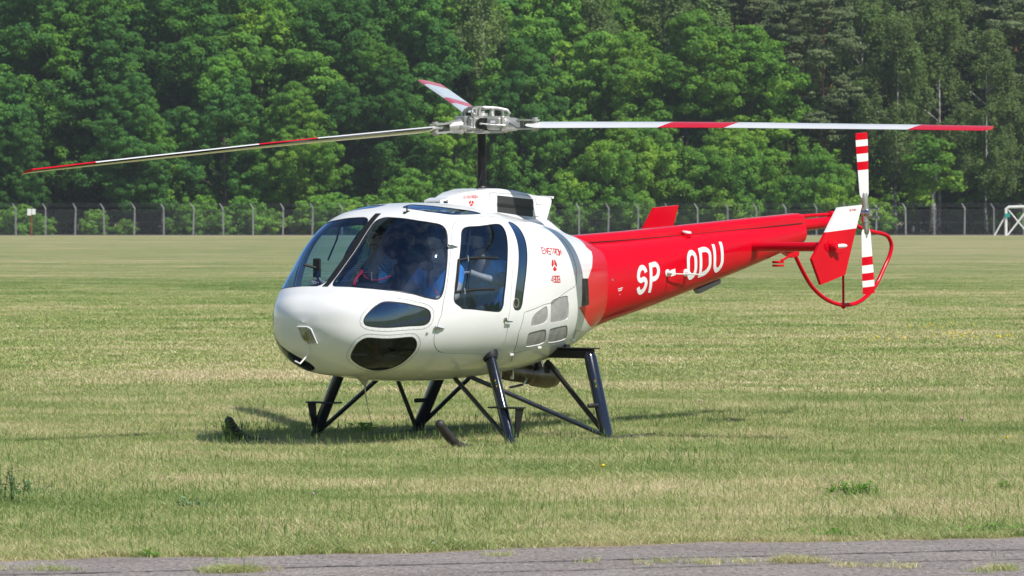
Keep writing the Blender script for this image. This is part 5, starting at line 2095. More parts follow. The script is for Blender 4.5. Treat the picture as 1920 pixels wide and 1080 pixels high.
bv = BAKE['vent']
mb.tube(surf_line(bv[1], bv[0]) + surf_line(bv[0], bv[3])[1:] + surf_line(bv[3], bv[2])[1:], .013, 8)
vf = mb.build('sliding_vent_frame', M_blkm, DOOR)
mb = MB()
mb.tube(surf_line(bv[4], bv[5]), .0045, 6)
mb.build('vent_bar', M_blkm, vf)
mb = MB()
for q_, f_ in ((0, .22), (1, .22)):
    a, b_ = (bv[0], bv[1]) if q_ == 0 else (bv[3], bv[2])
    p_, n_ = param_fn(*(np.array(a) + (np.array(b_) - np.array(a)) * f_))
    mb.tube([p_ + n_ * .02 + Vector((0, 0, .025)), p_ + n_ * .026 + Vector((0, 0, -.03))], .006, 6)
mb.build('vent_latch', M_steel, vf)
for key, kind in ((0, 'hinge'), (1, 'hinge'), (2, 'door_handle')):
    p_, n_ = param_fn(*BAKE['handles'][key])
    mb = MB()
    if kind == 'hinge':
        mb.tube([p_ + n_ * .006 + Vector((.05, 0, .012)), p_ + n_ * .014, p_ + n_ * .010 + Vector((-.06, .01, -.006))], [.011, .012, .004], 8)
        mb.sphere(tuple(p_ + n_ * .010 + Vector((.045, 0, .012))), .013, 8, 6)
        mb.build('hinge', M_steel, DOOR)
    else:
        mb.lathe(p_ + n_ * .001 + Vector((.03, 0, .01)), n_, [(0, .020), (.010, .018), (.016, .010)], 12)
        mb.tube([p_ + n_ * .018 + Vector((.035, 0, .03)), p_ + n_ * .020 + Vector((.02, 0, -.005)), p_ + n_ * .018 + Vector((-.06, 0, -.008))], [.008, .009, .006], 8)
        mb.build('door_handle', M_steel, DOOR)
# stubs along the belly seam
mb = MB()
for pr in (BAKE['lowseam'][0], BAKE['lowseam'][1], BAKE['lowseam'][2]):
    p_, n_ = param_fn(*pr)
    mb.box(p_ + n_ * .012, (.05, .008, .02), bevel=.002)
mb.build('cowl_latch', M_wht, HELI, False)
# vertical strobe in the rear side window and red strap seen through it
p_, n_ = hx(.74, 1.285)
mb = MB()
mb.lathe(p_ + n_ * -.004, n_, [(0, .045), (.012, .045), (.012, .034), (.006, .034)], 20)
sv = mb.build('vent_ring', M_steel, HELI)
MB().lathe(p_ + n_ * -.002, n_, [(0, .033), (.002, .033)], 16).build('vent_flap', M_dkmet, sv, False)
# tail boom details
mb = MB()
p_, n_ = bx(-3.02, 1.86)
b0 = Vector((-3.02, .13, 1.86))
mb.lathe(b0, (0, .15, 1), [(0, .05), (.035, .048), (.036, .040)], 18)
bc = mb.build('beacon_base', M_red, TB)
MB().lathe(b0 + Vector((0, .005, .036)), (0, .15, 1), [(0, .047), (.012, .047), (.018, .040)], 18).build('beacon_cap', M_wht, bc)
mb = MB()
for u in (-2.46, -2.785):
    p_, n_ = bx(u, 1.515)
    mb.lathe(p_, n_, [(0, .036), (.006, .036), (.010, .022), (.05, .018), (.06, .010)], 16)
p1, n1 = bx(-2.46, 1.512)
p2, n2 = bx(-2.785, 1.508)
mb.tube([p1 + n1 * .055, p1.lerp(p2, .35) + n1 * .062 + Vector((0, 0, -.006)), p2 + n2 * .06], .0055, 8)
mb.tube([p2 + n2 * .06, bx(-3.02, 1.5)[0] + n2 * .065], [.0085, .005], 8)
mb.build('bar_antenna', M_wht, TB)
ribbons([([(-2.46, 1.47), (-2.47, 1.36), (-2.475, 1.25)], False), ([(-2.83, 1.46), (-2.83, 1.40)], False)], .006, bx, M_blkm, 'drip_stain', TB, .02, .001)
mb = MB()
mb.prism([(-3.28, .02, 1.345), (-3.68, .02, 1.44), (-3.68, .02, 1.40), (-3.33, .02, 1.305)], (0, .05, 0))
mb.build('underside_antenna', M_grytxt, TB, False)
mb = MB()
for u, z in ((-1.50, 1.46),):
    p_, n_ = bx(u, z)
    mb.lathe(p_, n_, [(0, .012), (.006, .010)], 10)
mb.build('static_port', M_steel, TB)
ribbons([([(-1.60, 1.372), (-1.68, 1.385)], False), ([(-1.61, 1.355), (-1.67, 1.366)], False), ([(-1.64, 1.325), (-1.645, 1.318)], False)], .009, bx, M_whttxt, 'marking', TB, .02, .002)
# rivet rows
mb = MB()
for zf in (.46,):
    for k in range(70):
        u = -1.6 - k * .047
        i = int(np.argmin(np.abs(BS[:, 0] - u)))
        s = BS[i]
        for z in (s[4] + (s[2] - s[4]) * .12, s[4] - (s[4] - s[3]) * .82):
            p_, n_ = bx(u, z)
            e1_ = n_.cross(Vector((1, 0, 0))).normalized()
            v = [p_ + n_ * .0015, p_ + e1_ * .003, p_ + Vector((.003, 0, 0)), p_ - e1_ * .003, p_ - Vector((.003, 0, 0))]
            mb.add(v, [(0, 1, 2), (0, 2, 3), (0, 3, 4), (0, 4, 1)])
mb.build('rivet_row', M_red, TB, False)
ribbons([([(-1.62, 1.50), (-2.4, 1.60), (-3.2, 1.70), (-4.0, 1.80)], False)], .004, bx, M_red, 'lap_joint', TB, .03, .0008)

# rivets on the white shell
def rivets(path, off, step, name, r_=.0032, mat=None):
    X3 = hull(path[:, 0], path[:, 1])
    d_ = np.r_[0, np.cumsum(np.linalg.norm(np.diff(X3, axis=0), axis=1))]
    s_ = np.arange(0, d_[-1], step)
    P_ = np.stack([np.interp(s_, d_, path[:, 0]), np.interp(s_, d_, path[:, 1])], -1)
    mb_ = MB()
    for p_, t_ in P_:
        q_, n_ = param_fn(p_, t_)
        e1_ = n_.cross(Vector((0, 0, 1))).normalized()
        e2_ = n_.cross(e1_)
        for sg_ in (1, -1):
            fl = lambda v_: Vector((v_.x, v_.y * sg_, v_.z))
            pts_ = [fl(q_ + n_ * .0018)] + [fl(q_ + e1_ * r_ * math.cos(k_ * pi / 3) + e2_ * r_ * math.sin(k_ * pi / 3)) for k_ in range(6)]
            mb_.add(pts_, [(0, 1 + k_, 1 + (k_ + 1) % 6) for k_ in range(6)])
    return mb_.build(name, mat or M_gap, HELI, False)


rivets(dense(np.array(O['cowlseam']) + [[-.006, -.012]]), 0, .045, 'rivet_row')
rivets(dense(np.array(O['panelseam']) + [[.006, 0]]), 0, .05, 'rivet_row')
for k_ in ('chin', 'nosewin', 'windshield'):
    L_ = inset(OUT[k_], -.018)
    rivets(np.vstack([L_, L_[:1]]), 0, .055, 'rivet_row', .003)
# small placard and belly scoop
q_, n_ = param_fn(*BAKE['handles'][1])
pl0 = hx(1.80, 1.03)
MB().box(pl0[0] + pl0[1] * .001, (.03, .004, .018)).build('placard', M_grytxt, HELI, False)
mb = MB()
for (u, v, z) in ((2.18, .10, .70),):
    mb.prism([(u + .10, v - .03, z + .012), (u - .05, v + .10, z - .03), (u - .07, v - .02, z - .045)], (0, 0, -.012))
pass

# ------------------------------------------------------------------ things in the cabin
CAM_BASE = HELI.matrix_basis.copy()


def in_cabin(o):
    """place a separate thing with the helicopter's own axes; its vertices are in cabin coordinates"""
    o.location = HELI.location
    o.rotation_euler = HELI.rotation_euler
    return o


def rebase(o, base):
    b_ = Vector(base)
    me = o.data
    me.transform(Matrix.Translation(-b_))
    M = Matrix.Translation(HELI.location) @ Matrix.Rotation(R(232), 4, 'Z')
    o.location = M @ b_
    o.rotation_euler = (0, 0, R(232))
    return o


M_skin = paint('skin', (.55, .33, .24), .55, var=.15, nscale=12)
M_hair_br = paint('brown_hair', (.045, .028, .018), .7)
M_hair_bk = paint('dark_hair', (.015, .012, .010), .7)
M_blue = paint('light_blue_shirt', (.42, .68, .92), .85, var=.18, nscale=9, bump=.5, bscale=14)
M_blue2 = paint('deep_blue_shirt', (.10, .27, .55), .85, var=.2, nscale=9, bump=.5, bscale=14)
M_trou = paint('dark_trousers', (.03, .032, .04), .85)
M_shoe = paint('black_shoes', (.015, .014, .013), .5)
M_lens_dk = paint('dark_lenses', (.008, .008, .009), .15)


def head_mesh(c, fw, up_, s=1.0):
    """an oval head with brow, nose, mouth, chin and ears; returns verts, faces"""
    fw, up_ = Vector(fw).normalized(), Vector(up_).normalized()
    up_ = (up_ - fw * up_.dot(fw)).normalized()
    lf = up_.cross(fw)
    vs, fs = [], []
    nr, ns = 18, 24
    for i in range(nr + 1):
        th = pi * i / nr
        z = math.cos(th)
        for k in range(ns):
            a = 2 * pi * k / ns
            x, y = math.sin(th) * math.cos(a), math.sin(th) * math.sin(a)
            sx, sy, sz = .098, .076, .118
            if z < 0:
                sy *= 1 - .25 * (-z) ** 1.5
            X_, Y_, Z_ = x * sx, y * sy, z * sz
            if x > .2 and abs(y) < .9:
                f_ = (x - .2) / .8
                X_ += .012 * f_ * math.exp(-((z - .25) / .12) ** 2)
                X_ -= .012 * f_ * math.exp(-((z - .08) / .10) ** 2) * (1 if .15 < abs(y) < .55 else 0)
                X_ += .030 * math.exp(-((z + .15) / .14) ** 2) * math.exp(-(y / .16) ** 2)
                X_ += .008 * math.exp(-((z + .47) / .07) ** 2) * math.exp(-(y / .3) ** 2)
                X_ += .016 * math.exp(-((z + .80) / .14) ** 2) * math.exp(-(y / .4) ** 2)
            if x < 0 and z < -.3:
                X_ *= .75
            vs.append(Vector(c) + (fw * X_ + lf * Y_ + up_ * Z_) * s)
    for i in range(nr):
        for k in range(ns):
            k2 = (k + 1) % ns
            fs.append((i * ns + k, (i + 1) * ns + k, (i + 1) * ns + k2, i * ns + k2))
    for sd in (1, -1):
        b0 = len(vs)
        cc = Vector(c) + (lf * sd * .076 + up_ * .0) * s
        for k in range(10):
            a = 2 * pi * k / 10
            vs.append(cc + (fw * .016 * math.cos(a) + up_ * (.032 * math.sin(a)) + lf * sd * .006) * s)
        vs.append(cc + lf * sd * .016 * s)
        for k in range(10):
            fs.append((b0 + k, b0 + (k + 1) % 10, b0 + 10))
    return vs, fs, (fw, up_, lf)


def person(label, J, fw, head_c, head_fw, shirt, sleeve_short, base, group=None):
    """J: joints; a skinned stick figure in cabin coordinates -> one mesh with head"""
    V, E_, Rd, cat = [], [], [], []

    def v(p, r, c_):
        V.append(tuple(p))
        Rd.append(r)
        cat.append(c_)
        return len(V) - 1

    def chain(start, items):
        prev = start
        for p, r, c_ in items:
            i = v(p, r, c_)
            E_.append((prev, i))
            prev = i
        return prev
    pel = v(J['pelvis'], .15, 2)
    sp = chain(pel, [(J['waist'], .14, 0), (J['chest'], .155, 0)])
    chain(sp, [(J['neck'], .062, 1), (tuple(Vector(J['neck']).lerp(Vector(head_c), .55)), .055, 1)])
    for s_ in ('L', 'R'):
        sh, el, wr = Vector(J['sh' + s_]), Vector(J['el' + s_]), Vector(J['wr' + s_])
        hd = (wr - el).normalized()
        mid = 1 if sleeve_short else 0
        chain(sp, [(sh, .075, 0), (sh.lerp(el, .55), .058, 0), (el, .046, mid), (el.lerp(wr, .5), .042, mid), (wr, .030, 1 if sleeve_short else 0),
                   (wr + hd * .05, .036, 1), (wr + hd * .085, .034, 1)])
    for s_ in ('L', 'R'):
        hp, kn, an = Vector(J['hip' + s_]), Vector(J['kn' + s_]), Vector(J['an' + s_])
        chain(pel, [(hp, .095, 2), (hp.lerp(kn, .5), .08, 2), (kn, .062, 2), (kn.lerp(an, .4), .058, 2), (an, .042, 3), (an + Vector(fw) * .14 + Vector((0, 0, -.03)), .038, 3)])
    me = bpy.data.meshes.new('person')
    me.from_pydata(V, E_, [])
    o = bpy.data.objects.new('person', me)
    COL.objects.link(o)
    md = o.modifiers.new('skin', 'SKIN')
    md.use_smooth_shade = True
    sv_ = me.skin_vertices[0].data
    for i, r in enumerate(Rd):
        sv_[i].radius = (r, r * (.8 if i in (1, 2) else 1))
        sv_[i].use_root = (i == 0)
    m2_ = o.modifiers.new('sub', 'SUBSURF')
    m2_.levels = 2
    m2_.render_levels = 2
    bpy.context.view_layer.update()
    dg = bpy.context.evaluated_depsgraph_get()
    ev = bpy.data.meshes.new_from_object(o.evaluated_get(dg))
    bv_ = [tuple(x.co) for x in ev.vertices]
    bf = [tuple(p_.vertices) for p_ in ev.polygons]
    bpy.data.objects.remove(o)
    # material by nearest bone point
    seg = [(np.array(V[a]), np.array(V[b_]), cat[b_]) for a, b_ in E_]
    fm_ = []
    A = np.array([bv_[i] for f_ in bf for i in f_[:1]])
    D = []
    for a, b_, c_ in seg:
        ab = b_ - a
        t = np.clip(((A - a) @ ab) / (ab @ ab + 1e-9), 0, 1)
        D.append(np.linalg.norm(A - (a + t[:, None] * ab), axis=1))
    idx = np.argmin(np.array(D), axis=0)
    fm_ = [seg[i][2] for i in idx]
    mb_ = MB()
    mb_.v, mb_.f, mb_.m = list(bv_), list(bf), list(fm_)
    hv, hf, fr_ = head_mesh(head_c, head_fw, (0, 0, 1))
    mb_.add(hv, hf, 1)
    # hands: four fingers of different length and a thumb, curled
    for s_ in ('L', 'R'):
        el, wr = Vector(J['el' + s_]), Vector(J['wr' + s_])
        hd = (wr - el).normalized()
        pn = Vector((0, 0, -1)) if abs(hd.z) < .8 else Vector((-1, 0, 0))
        sdv = hd.cross(pn).normalized()
        pn = sdv.cross(hd).normalized()
        for q_, (off, ln) in enumerate(((-.027, .062), (-.009, .072), (.009, .068), (.027, .055))):
            p0 = wr + hd * .085 + sdv * off
            p1 = p0 + hd * ln * .5 + pn * ln * .12
            p2 = p1 + hd * ln * .28 + pn * ln * .30
            p3 = p2 + hd * ln * .05 + pn * ln * .28
            mb_.tube([p0, p1, p2, p3], [.0095, .009, .008, .006], 8, mi=1)
        p0 = wr + hd * .03 + sdv * -.028
        mb_.tube([p0, p0 + hd * .035 - sdv * .02 + pn * .012, p0 + hd * .065 - sdv * .02 + pn * .024], [.011, .0095, .007], 8, mi=1)
    ob = mb_.build('person', [shirt, M_skin, M_trou, M_shoe], None, True, 60)
    tag(ob, label, 'person', group)
    return ob, fr_


def headset(parent, c, fr_, mat=M_blkm):
    fw_, up_, lf = fr_
    c = Vector(c)
    mb_ = MB()
    pts_ = []
    for k in range(13):
        a = pi * k / 12
        pts_.append(c + lf * math.cos(a) * .092 + up_ * (.02 + math.sin(a) * .112) - fw_ * .005)
    mb_.tube(pts_, .010, 8)
    for sd in (1, -1):
        mb_.lathe(c + lf * sd * .072 + up_ * .0, lf * sd, [(0, .038), (.012, .042), (.035, .038), (.042, .020)], 14)
    mb_.tube([c + lf * .085 - up_ * .02, c + lf * .075 + fw_ * .07 - up_ * .065, c + fw_ * .105 + lf * .02 - up_ * .065], .004, 6)
    mb_.sphere(tuple(c + fw_ * .108 + lf * .015 - up_ * .065), .012, 8, 6)
    return mb_.build('headset', mat, parent)


def hair(parent, c, fr_, mat, low=-.25, frontz=.45):
    fw_, up_, lf = fr_
    vs, fs = [], []
    nr, ns = 12, 24
    for i in range(nr + 1):
        for k in range(ns):
            a = 2 * pi * k / ns
            ca = math.cos(a)
            lim = math.acos(max(-1, min(1, low + (frontz - low) * (max(0, ca) ** .6))))
            th = lim * i / nr
            x, y, z = math.sin(th) * ca, math.sin(th) * math.sin(a), math.cos(th)
            w_ = 1 + .04 * math.sin(9 * a + 5 * th)
            vs.append(Vector(c) + fw_ * x * .104 * w_ + lf * y * .083 * w_ + up_ * z * .127 * w_)
    for i in range(nr):
        for k in range(ns):
            k2 = (k + 1) % ns
            fs.append((i * ns + k, (i + 1) * ns + k, (i + 1) * ns + k2, i * ns + k2))
    return mk('hair', vs, fs, mat, parent, smooth=True)


def legs_for(px_, y):
    return dict(pelvis=(px_, y, 1.14), hipL=(px_ + .06, y + .10, 1.13), hipR=(px_ + .06, y - .10, 1.13), knL=(px_ + .46, y + .13, 1.20), knR=(px_ + .46, y - .13, 1.20),
                anL=(px_ + .56, y + .12, .88), anR=(px_ + .56, y - .12, .88))


# pilot on the far side, sunglasses and headset, hand on the glare shield
J = legs_for(1.06, -.42)
J.update(waist=(1.02, -.42, 1.30), chest=(.98, -.42, 1.52), neck=(1.0, -.42, 1.72), shL=(.99, -.25, 1.60), shR=(.99, -.60, 1.60), elL=(1.30, -.20, 1.42), elR=(1.28, -.66, 1.36),
         wrL=(1.62, -.26, 1.42), wrR=(1.90, -.34, 1.47))
J['elR'] = (1.45, -.52, 1.36)
hc = (1.03, -.42, 1.875)
pil, fr_ = person('pilot in a checked shirt, sunglasses and headset reaching to the top of the instrument panel', J, (1, 0, 0), hc, (1, .12, -.12), M_check, False, None)
kids = [headset(pil, hc, fr_), hair(pil, hc, fr_, M_hair_br, -.2, .5)]
mb = MB()
for sd in (1, -1):
    mb.lathe(Vector(hc) + fr_[0] * .083 + fr_[2] * sd * .032 + fr_[1] * .012, fr_[0] + fr_[2] * sd * .35, [(0, .024), (.010, .025), (.014, .018)], 12)
    mb.tube([Vector(hc) + fr_[0] * .085 + fr_[2] * sd * .05 + fr_[1] * .018, Vector(hc) + fr_[2] * sd * .08 + fr_[1] * .02], .004, 6)
mb.tube([Vector(hc) + fr_[0] * .1 + fr_[2] * .014 + fr_[1] * .018, Vector(hc) + fr_[0] * .1 - fr_[2] * .014 + fr_[1] * .018], .004, 6)
kids.append(mb.build('sunglasses', M_lens_dk, pil))
PEOPLE = [(pil, kids, (1.06, -.42, 1.08))]

# front passenger, nearer seat
J = legs_for(1.08, .36)
J.update(waist=(1.06, .36, 1.30), chest=(1.06, .37, 1.50), neck=(1.10, .38, 1.70), shL=(1.04, .56, 1.58), shR=(1.06, .19, 1.58), elL=(1.22, .66, 1.33), elR=(1.30, .14, 1.34),
         wrL=(1.48, .52, 1.30), wrR=(1.52, .30, 1.32))
hc = (1.13, .38, 1.85)
fp, fr_ = person('front passenger in a blue shirt holding a dark camera in front of the chest', J, (1, 0, 0), hc, (1, .1, -.25), M_blue2, True, None)
PEOPLE.append((fp, [headset(fp, hc, fr_), hair(fp, hc, fr_, M_hair_bk, -.35, .4)], (1.08, .36, 1.08)))

# rear passenger by the door
J = legs_for(.52, .50)
J.update(knL=(.86, .66, 1.22), knR=(.86, .36, 1.22), anL=(.88, .66, .92), anR=(.88, .36, .92),
         waist=(.56, .52, 1.30), chest=(.62, .52, 1.52), neck=(.68, .53, 1.71), shL=(.60, .70, 1.60), shR=(.66, .34, 1.60), elL=(.70, .80, 1.45), elR=(.84, .26, 1.40),
         wrL=(.90, .66, 1.53), wrR=(.98, .44, 1.42))
hc = (.74, .54, 1.86)
rp, fr_ = person('rear passenger in a light blue short-sleeved shirt with one forearm raised behind the door window', J, (1, 0, 0), hc, (1, .3, -.35), M_blue, True, None)
PEOPLE.append((rp, [headset(rp, hc, fr_), hair(rp, hc, fr_, M_hair_bk, -.3, .45)], (.52, .50, 1.08)))
J = legs_for(.50, 0.0)
J.update(waist=(.50, 0, 1.30), chest=(.50, 0, 1.52), neck=(.52, 0, 1.71), shL=(.50, .18, 1.60), shR=(.50, -.18, 1.60), elL=(.56, .24, 1.36), elR=(.56, -.24, 1.36),
         wrL=(.78, .14, 1.30), wrR=(.78, -.12, 1.30))
for ob, kids, base in PEOPLE:
    for k_ in kids:
        k_.data.transform(Matrix.Translation(-Vector(base)))
    rebase(ob, base)

# folded blue jacket behind the rear side window, dark camera, phone in its holder, cables
def thing_in_cabin(mb_, name, mat, base, label, cat, smooth=True, sharp=38):
    o = mb_.build(name, mat, None, smooth, sharp)
    rebase(o, base)
    tag(o, label, cat)
    return o


mb = MB()
mb.prism([(.40, .66, 1.60), (.28, .70, 1.66), (.30, .78, 1.46), (.36, .80, 1.30), (.46, .76, 1.42)], (.04, -.14, 0))
thing_in_cabin(mb, 'folded_jacket', M_blue2, (.36, .7, 1.3), 'blue garment hanging inside the narrow rear side window', 'jacket', False)
mb = MB()
mb.box((1.36, .46, 1.62), (.07, .10, .09), bevel=.012)
mb.lathe((1.395, .46, 1.625), (1, .5, .1), [(0, .036), (.05, .036), (.052, .028), (.04, .024)], 16)
mb.tube([(1.34, .46, 1.58), (1.34, .44, 1.42)], .014, 8)
thing_in_cabin(mb, 'camera', M_panel, (1.34, .44, 1.42), 'dark camera with a round lens held up by the front passenger behind the windscreen', 'camera')
mb = MB()
mb.box((2.02, -.27, 1.60), (.02, .09, .17), bevel=.008)
mb.tube([(2.03, -.27, 1.60), (2.10, -.36, 1.63)], .012, 8)
mb.tube([(2.02, -.27, 1.52), (1.98, -.24, 1.42)], .010, 8)
thing_in_cabin(mb, 'phone_holder', M_panel, (1.98, -.24, 1.42), 'black phone in a suction holder on the far windscreen pane', 'phone holder', False)
mb = MB()
mb.box((1.60, -.02, 1.50), (.10, .16, .13), bevel=.01)
o = thing_in_cabin(mb, 'display_unit', M_panel, (1.60, -.02, 1.44), 'black display box with a pale frame on top of the instrument console', 'display')
mb = MB()
for (a_, b_) in (((1.655, -.10, 1.56), (1.655, .06, 1.56)), ((1.655, -.10, 1.47), (1.655, -.10, 1.56)), ((1.655, .06, 1.56), (1.655, .06, 1.48))):
    mb.tube([Vector(a_) - Vector((1.60, -.02, 1.44)), Vector(b_) - Vector((1.60, -.02, 1.44))], .007, 6)
mb.build('screen_frame', M_steel, o)
mb = MB()
cbl = [(2.02, .10, 1.42), (1.92, .06, 1.44), (1.85, .03, 1.50), (1.74, .0, 1.555), (1.66, -.06, 1.575), (1.66, .0, 1.51), (1.62, .12, 1.49), (1.55, .2, 1.53)]
mb.tube([tuple(q[:3]) for q in spline(np.array([list(p_) + [0, 0] for p_ in cbl]), 40)], .0055, 6)
mb.tube([tuple(q[:3] + np.array([.0, .02, .004])) for q in spline(np.array([list(p_) + [0, 0] for p_ in cbl[:5]]), 24)], .0055, 6)
thing_in_cabin(mb, 'charging_cable', M_cable, (2.02, .10, 1.42), 'pink-red charging cables looping over the instrument panel to the display', 'cable')
mb = MB()
mb.tube([(1.37, .50, 1.50), (1.36, .52, 1.42), (1.33, .56, 1.36)], .006, 6)
thing_in_cabin(mb, 'lanyard', M_cable, (1.33, .56, 1.36), 'pink-red lanyard hanging below the camera of the front passenger', 'lanyard')
mb = MB()
mb.tube([(2.08, .46, .93), (2.08, .46, .80)], .014, 8)
mb.box((2.08, .46, .79), (.03, .03, .03), bevel=.004)
mb.tube([(2.08, .46, .99), (2.08, .46, .93)], .008, 8)
thing_in_cabin(mb, 'red_warning_tag', M_cable, (2.08, .46, .78), 'red tagged pin hanging behind the near chin window', 'tag')
# pedals and tubes behind the chin window
mb = MB()
for y in (.28, .44, -.28, -.44):
    mb.tube([(1.95, y, .82), (2.05, y, 1.02)], .012, 8)
    mb.box((2.06, y, 1.03), (.02, .09, .06), Matrix.Rotation(.5, 3, 'Y'), bevel=.004)
mb.build('pedal', M_dkmet, HELI, False)
MB().tube([(2.16, .38, .99), (2.0, .42, .80)], .012, 8).build('control_rod', M_red, HELI)

# ------------------------------------------------------------------ weeds and flowers that can be told apart
M_weed = foliage_mat('weed_leaves', (.10, .26, .05), (.20, .42, .08), (.14, .34, .06), 6, .45)
M_weed_b = foliage_mat('bluish_weed_leaves', (.14, .26, .13), (.22, .34, .19), (.18, .32, .16), 6, .3)
M_weed_l = foliage_mat('sunlit_weed_leaves', (.18, .36, .10), (.30, .52, .14), (.24, .44, .12), 6, .5)  # leaf colour lightened to look sunlit inside the shadow of the nose
M_stalk = paint('weed_stalk', (.12, .17, .06), .8)
M_dandelion = paint('dandelion_yellow', (.85, .62, .01), .7)
M_pink = paint('clover_pink', (.62, .30, .52), .8)


def ground_px(px, py):
    dd = 2.09 * 9180 / (py - 399)
    return at_px(px, dd), -45 + dd


def weed(name, label, px, py, h, w, nst, nleaf, ls, mat, seed, lean=.3):
    rg = np.random.default_rng(seed)
    x, y = ground_px(px, py)
    root = empty(name, (x, y, 0))
    tag(root, label, 'weed')
    st, lv, lf = MB(), [], []
    for k in range(nst):
        bx_, by_ = rg.normal(0, w * .35), rg.normal(0, w * .2)
        hh = h * rg.uniform(.55, 1.0)
        lx, ly = rg.normal(0, lean) * hh, rg.normal(0, lean) * hh
        st.tube([(bx_, by_, 0), (bx_ + lx * .4, by_ + ly * .4, hh * .55), (bx_ + lx, by_ + ly, hh)], [.004, .003, .0015], 4)
        for j in range(nleaf):
            t = rg.uniform(.1, 1)
            c = Vector((bx_ + lx * t * t, by_ + ly * t * t, hh * t))
            a = rg.uniform(0, 2 * pi)
            d = Vector((math.cos(a), math.sin(a), rg.uniform(.0, .8))).normalized()
            s_ = ls * rg.uniform(.6, 1.2)
            sd = d.cross(Vector((0, 0, 1))).normalized() * s_ * .24
            b0 = len(lv)
            lv += [c, c + d * s_ * .5 + sd, c + d * s_ + Vector((0, 0, -s_ * .15)), c + d * s_ * .5 - sd]
            lf.append((b0, b0 + 1, b0 + 2, b0 + 3))
    st.build('stalk', M_stalk, root, False)
    o = mk('leaves', lv, lf, mat, root)
    o['kind'] = 'stuff'
    return root


weed('leafy_weed', 'feathery green weed growing over the upturned tip of the far skid', 430, 837, .30, .09, 13, 11, .055, M_weed_l, 1, .25)
weed('tall_weed', 'thin single grass stalk with a dark head right of the far skid tip', 455, 818, .30, .02, 2, 1, .03, M_weed_b, 2, .1)
weed('broad_leaf_weed', 'broad-leaved weed in the shade under the helicopter belly', 680, 815, .12, .12, 9, 4, .12, M_weed, 3, .5)
weed('leafy_weed', 'bright green leafy weed patch at the right in the dry grass', 1600, 938, .13, .34, 44, 9, .05, M_weed, 4, .3)
weed('leafy_weed', 'low green weed runner right of the bright weed patch', 1665, 938, .06, .25, 18, 6, .04, M_weed, 5, .5)
weed('leafy_weed', 'small dark green weed near the right edge of the photo', 1893, 925, .10, .09, 12, 7, .045, M_weed, 6, .3)
weed('bluish_weed', 'blue-green feathery weed at the left edge of the photo', 22, 950, .32, .16, 8, 13, .05, M_weed_b, 7, .12)
weed('bluish_weed', 'low blue-green weed right of the tall one at the left edge', 45, 935, .14, .2, 12, 9, .05, M_weed_b, 8, .4)
weed('leafy_weed', 'small dark weed in the grass below the far skid tip', 345, 893, .07, .06, 10, 5, .04, M_weed, 9, .5)
weed('leafy_weed', 'small weed just left of and below the dark weed in the grass', 320, 910, .06, .05, 7, 5, .035, M_weed, 10, .5)
weed('bluish_weed', 'spreading blue-green weed in the grass ahead of the near skid', 370, 960, .10, .22, 16, 7, .045, M_weed_b, 11, .4)
weed('leafy_weed', 'green weed clump on the grass verge of the taxiway', 1560, 1012, .06, .25, 22, 5, .05, M_weed, 12, .6)
weed('leafy_weed', 'green weed clump at the taxiway edge near the right of the photo', 1850, 1003, .07, .3, 24, 5, .05, M_weed, 13, .6)
weed('leafy_weed', 'flat weed on the verge at the left below the grass', 275, 1046, .05, .15, 12, 5, .045, M_weed, 14, .6)
rg = random.Random(21)
for k in range(16):
    px, py = rg.uniform(40, 1880), rg.uniform(835, 1000)
    x, y = ground_px(px, py)
    sz = rg.choice(['tiny', 'small'])


def flower(label, px, py, h, r_, mat, nm, petals=9):
    x, y = ground_px(px, py)
    root = empty(nm, (x, y, 0))
    tag(root, label, 'flower')
    MB().tube([(0, 0, 0), (.004, 0, h)], .0018, 4).build('stem', M_stalk, root, False)
    mb_ = MB()
    for k in range(petals):
        a = 2 * pi * k / petals
        c, s_ = math.cos(a), math.sin(a)
        mb_.add([(0, 0, h), (c * r_ - s_ * r_ * .3, s_ * r_ + c * r_ * .3, h + r_ * .5), (c * r_ * 1.1, s_ * r_ * 1.1, h + r_ * .35), (c * r_ + s_ * r_ * .3, s_ * r_ - c * r_ * .3, h + r_ * .5)], [(0, 1, 2, 3)])
    mb_.sphere((0, 0, h + r_ * .35), r_ * .6, 8, 5)
    mb_.build('blossom', mat, root, False)
    return root


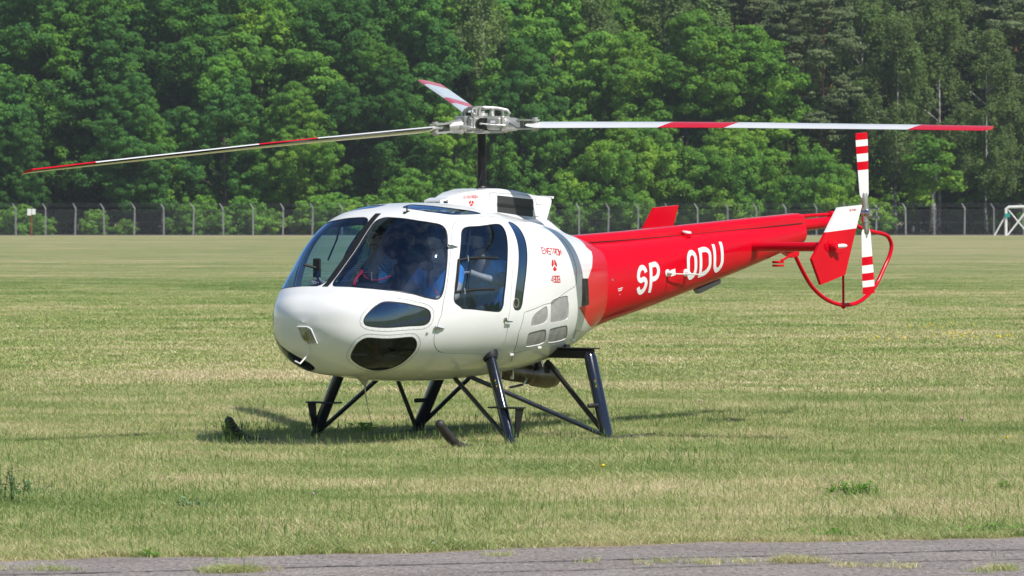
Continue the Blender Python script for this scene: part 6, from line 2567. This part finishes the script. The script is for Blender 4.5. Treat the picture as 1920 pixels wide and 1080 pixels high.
flower('yellow dandelion in the grass in front of the helicopter', 1131, 888, .055, .024, M_dandelion, 'dandelion')
flower('yellow flower far out in the grass near the right edge', 1889, 834, .06, .018, M_dandelion, 'dandelion')
flower('pink clover blossom beside the shadow under the tail', 983, 812, .10, .018, M_pink, 'clover_blossom')
flower('pink clover blossom in the pale grass right of the skids', 1311, 770, .10, .018, M_pink, 'clover_blossom')
flower('pink clover blossom alone in the grass near the right edge', 1803, 800, .07, .020, M_pink, 'clover_blossom')
flower('pink clover blossom in the foreground grass left of centre', 587, 940, .05, .016, M_pink, 'clover_blossom')
flower('white clover blossom on the grass verge by the taxiway', 812, 1030, .03, .014, M_whttxt, 'clover_blossom')

seed_c = bpy.data.collections.new('seed_stalk_sources')
for k in range(3):
    tuft_obj('seed_%d' % k, [(5, .10, .10, .19, .003, .5, 160 + k, 1.0)], seed_c)
rg = random.Random(31)
pts = []
for cx, cy, wx, n in ((1040, 806, 70, 45), (1262, 806, 70, 26), (1340, 808, 14, 14), (640, 826, 130, 40), (470, 822, 60, 16), (930, 835, 60, 14), (900, 925, 500, 30), (1500, 880, 350, 26)):
    for _ in range(n):
        x, y = ground_px(cx + rg.gauss(0, wx / 2), cy + rg.gauss(0, 2 if n > 13 and cx < 1400 and cy < 830 else 12))
        pts.append((x, y, 0))
scatter('grass', pts, [rg.uniform(.55, 1.05) for _ in pts], seed_c, 'thin grass stalks with dark seed heads around the skids')
mb = MB()
for _ in range(46):
    px, py = rg.choice([(1760, 615), (1660, 640), (1800, 632), (1860, 637)])
    x, y = ground_px(px + rg.gauss(0, 38), py + rg.gauss(0, 3))
    mb.sphere((x, y, .05), .016, 6, 4)
fl_ = mb.build('grass_flowers', M_dandelion, None, False)
tag(fl_, 'sprinkle of tiny yellow flowers in the grass right of the tail guard', 'flowers', kind='stuff')

# ------------------------------------------------------------------ summer haze over the airfield
mb = MB()
mb.box((0, 330, 19.5), (1100, 780, 41))
hz = mb.build('haze', [], None, False)
m, nt, out = new_mat('thin_summer_haze')
vv = N(nt, 'ShaderNodeVolumePrincipled')
vv.inputs['Color'].default_value = (.88, .94, 1, 1)
vv.inputs['Density'].default_value = .00013
vv.inputs['Anisotropy'].default_value = .2
nt.links.new(vv.outputs[0], out.inputs['Volume'])
hz.data.materials.append(m)
hz['kind'] = 'stuff'
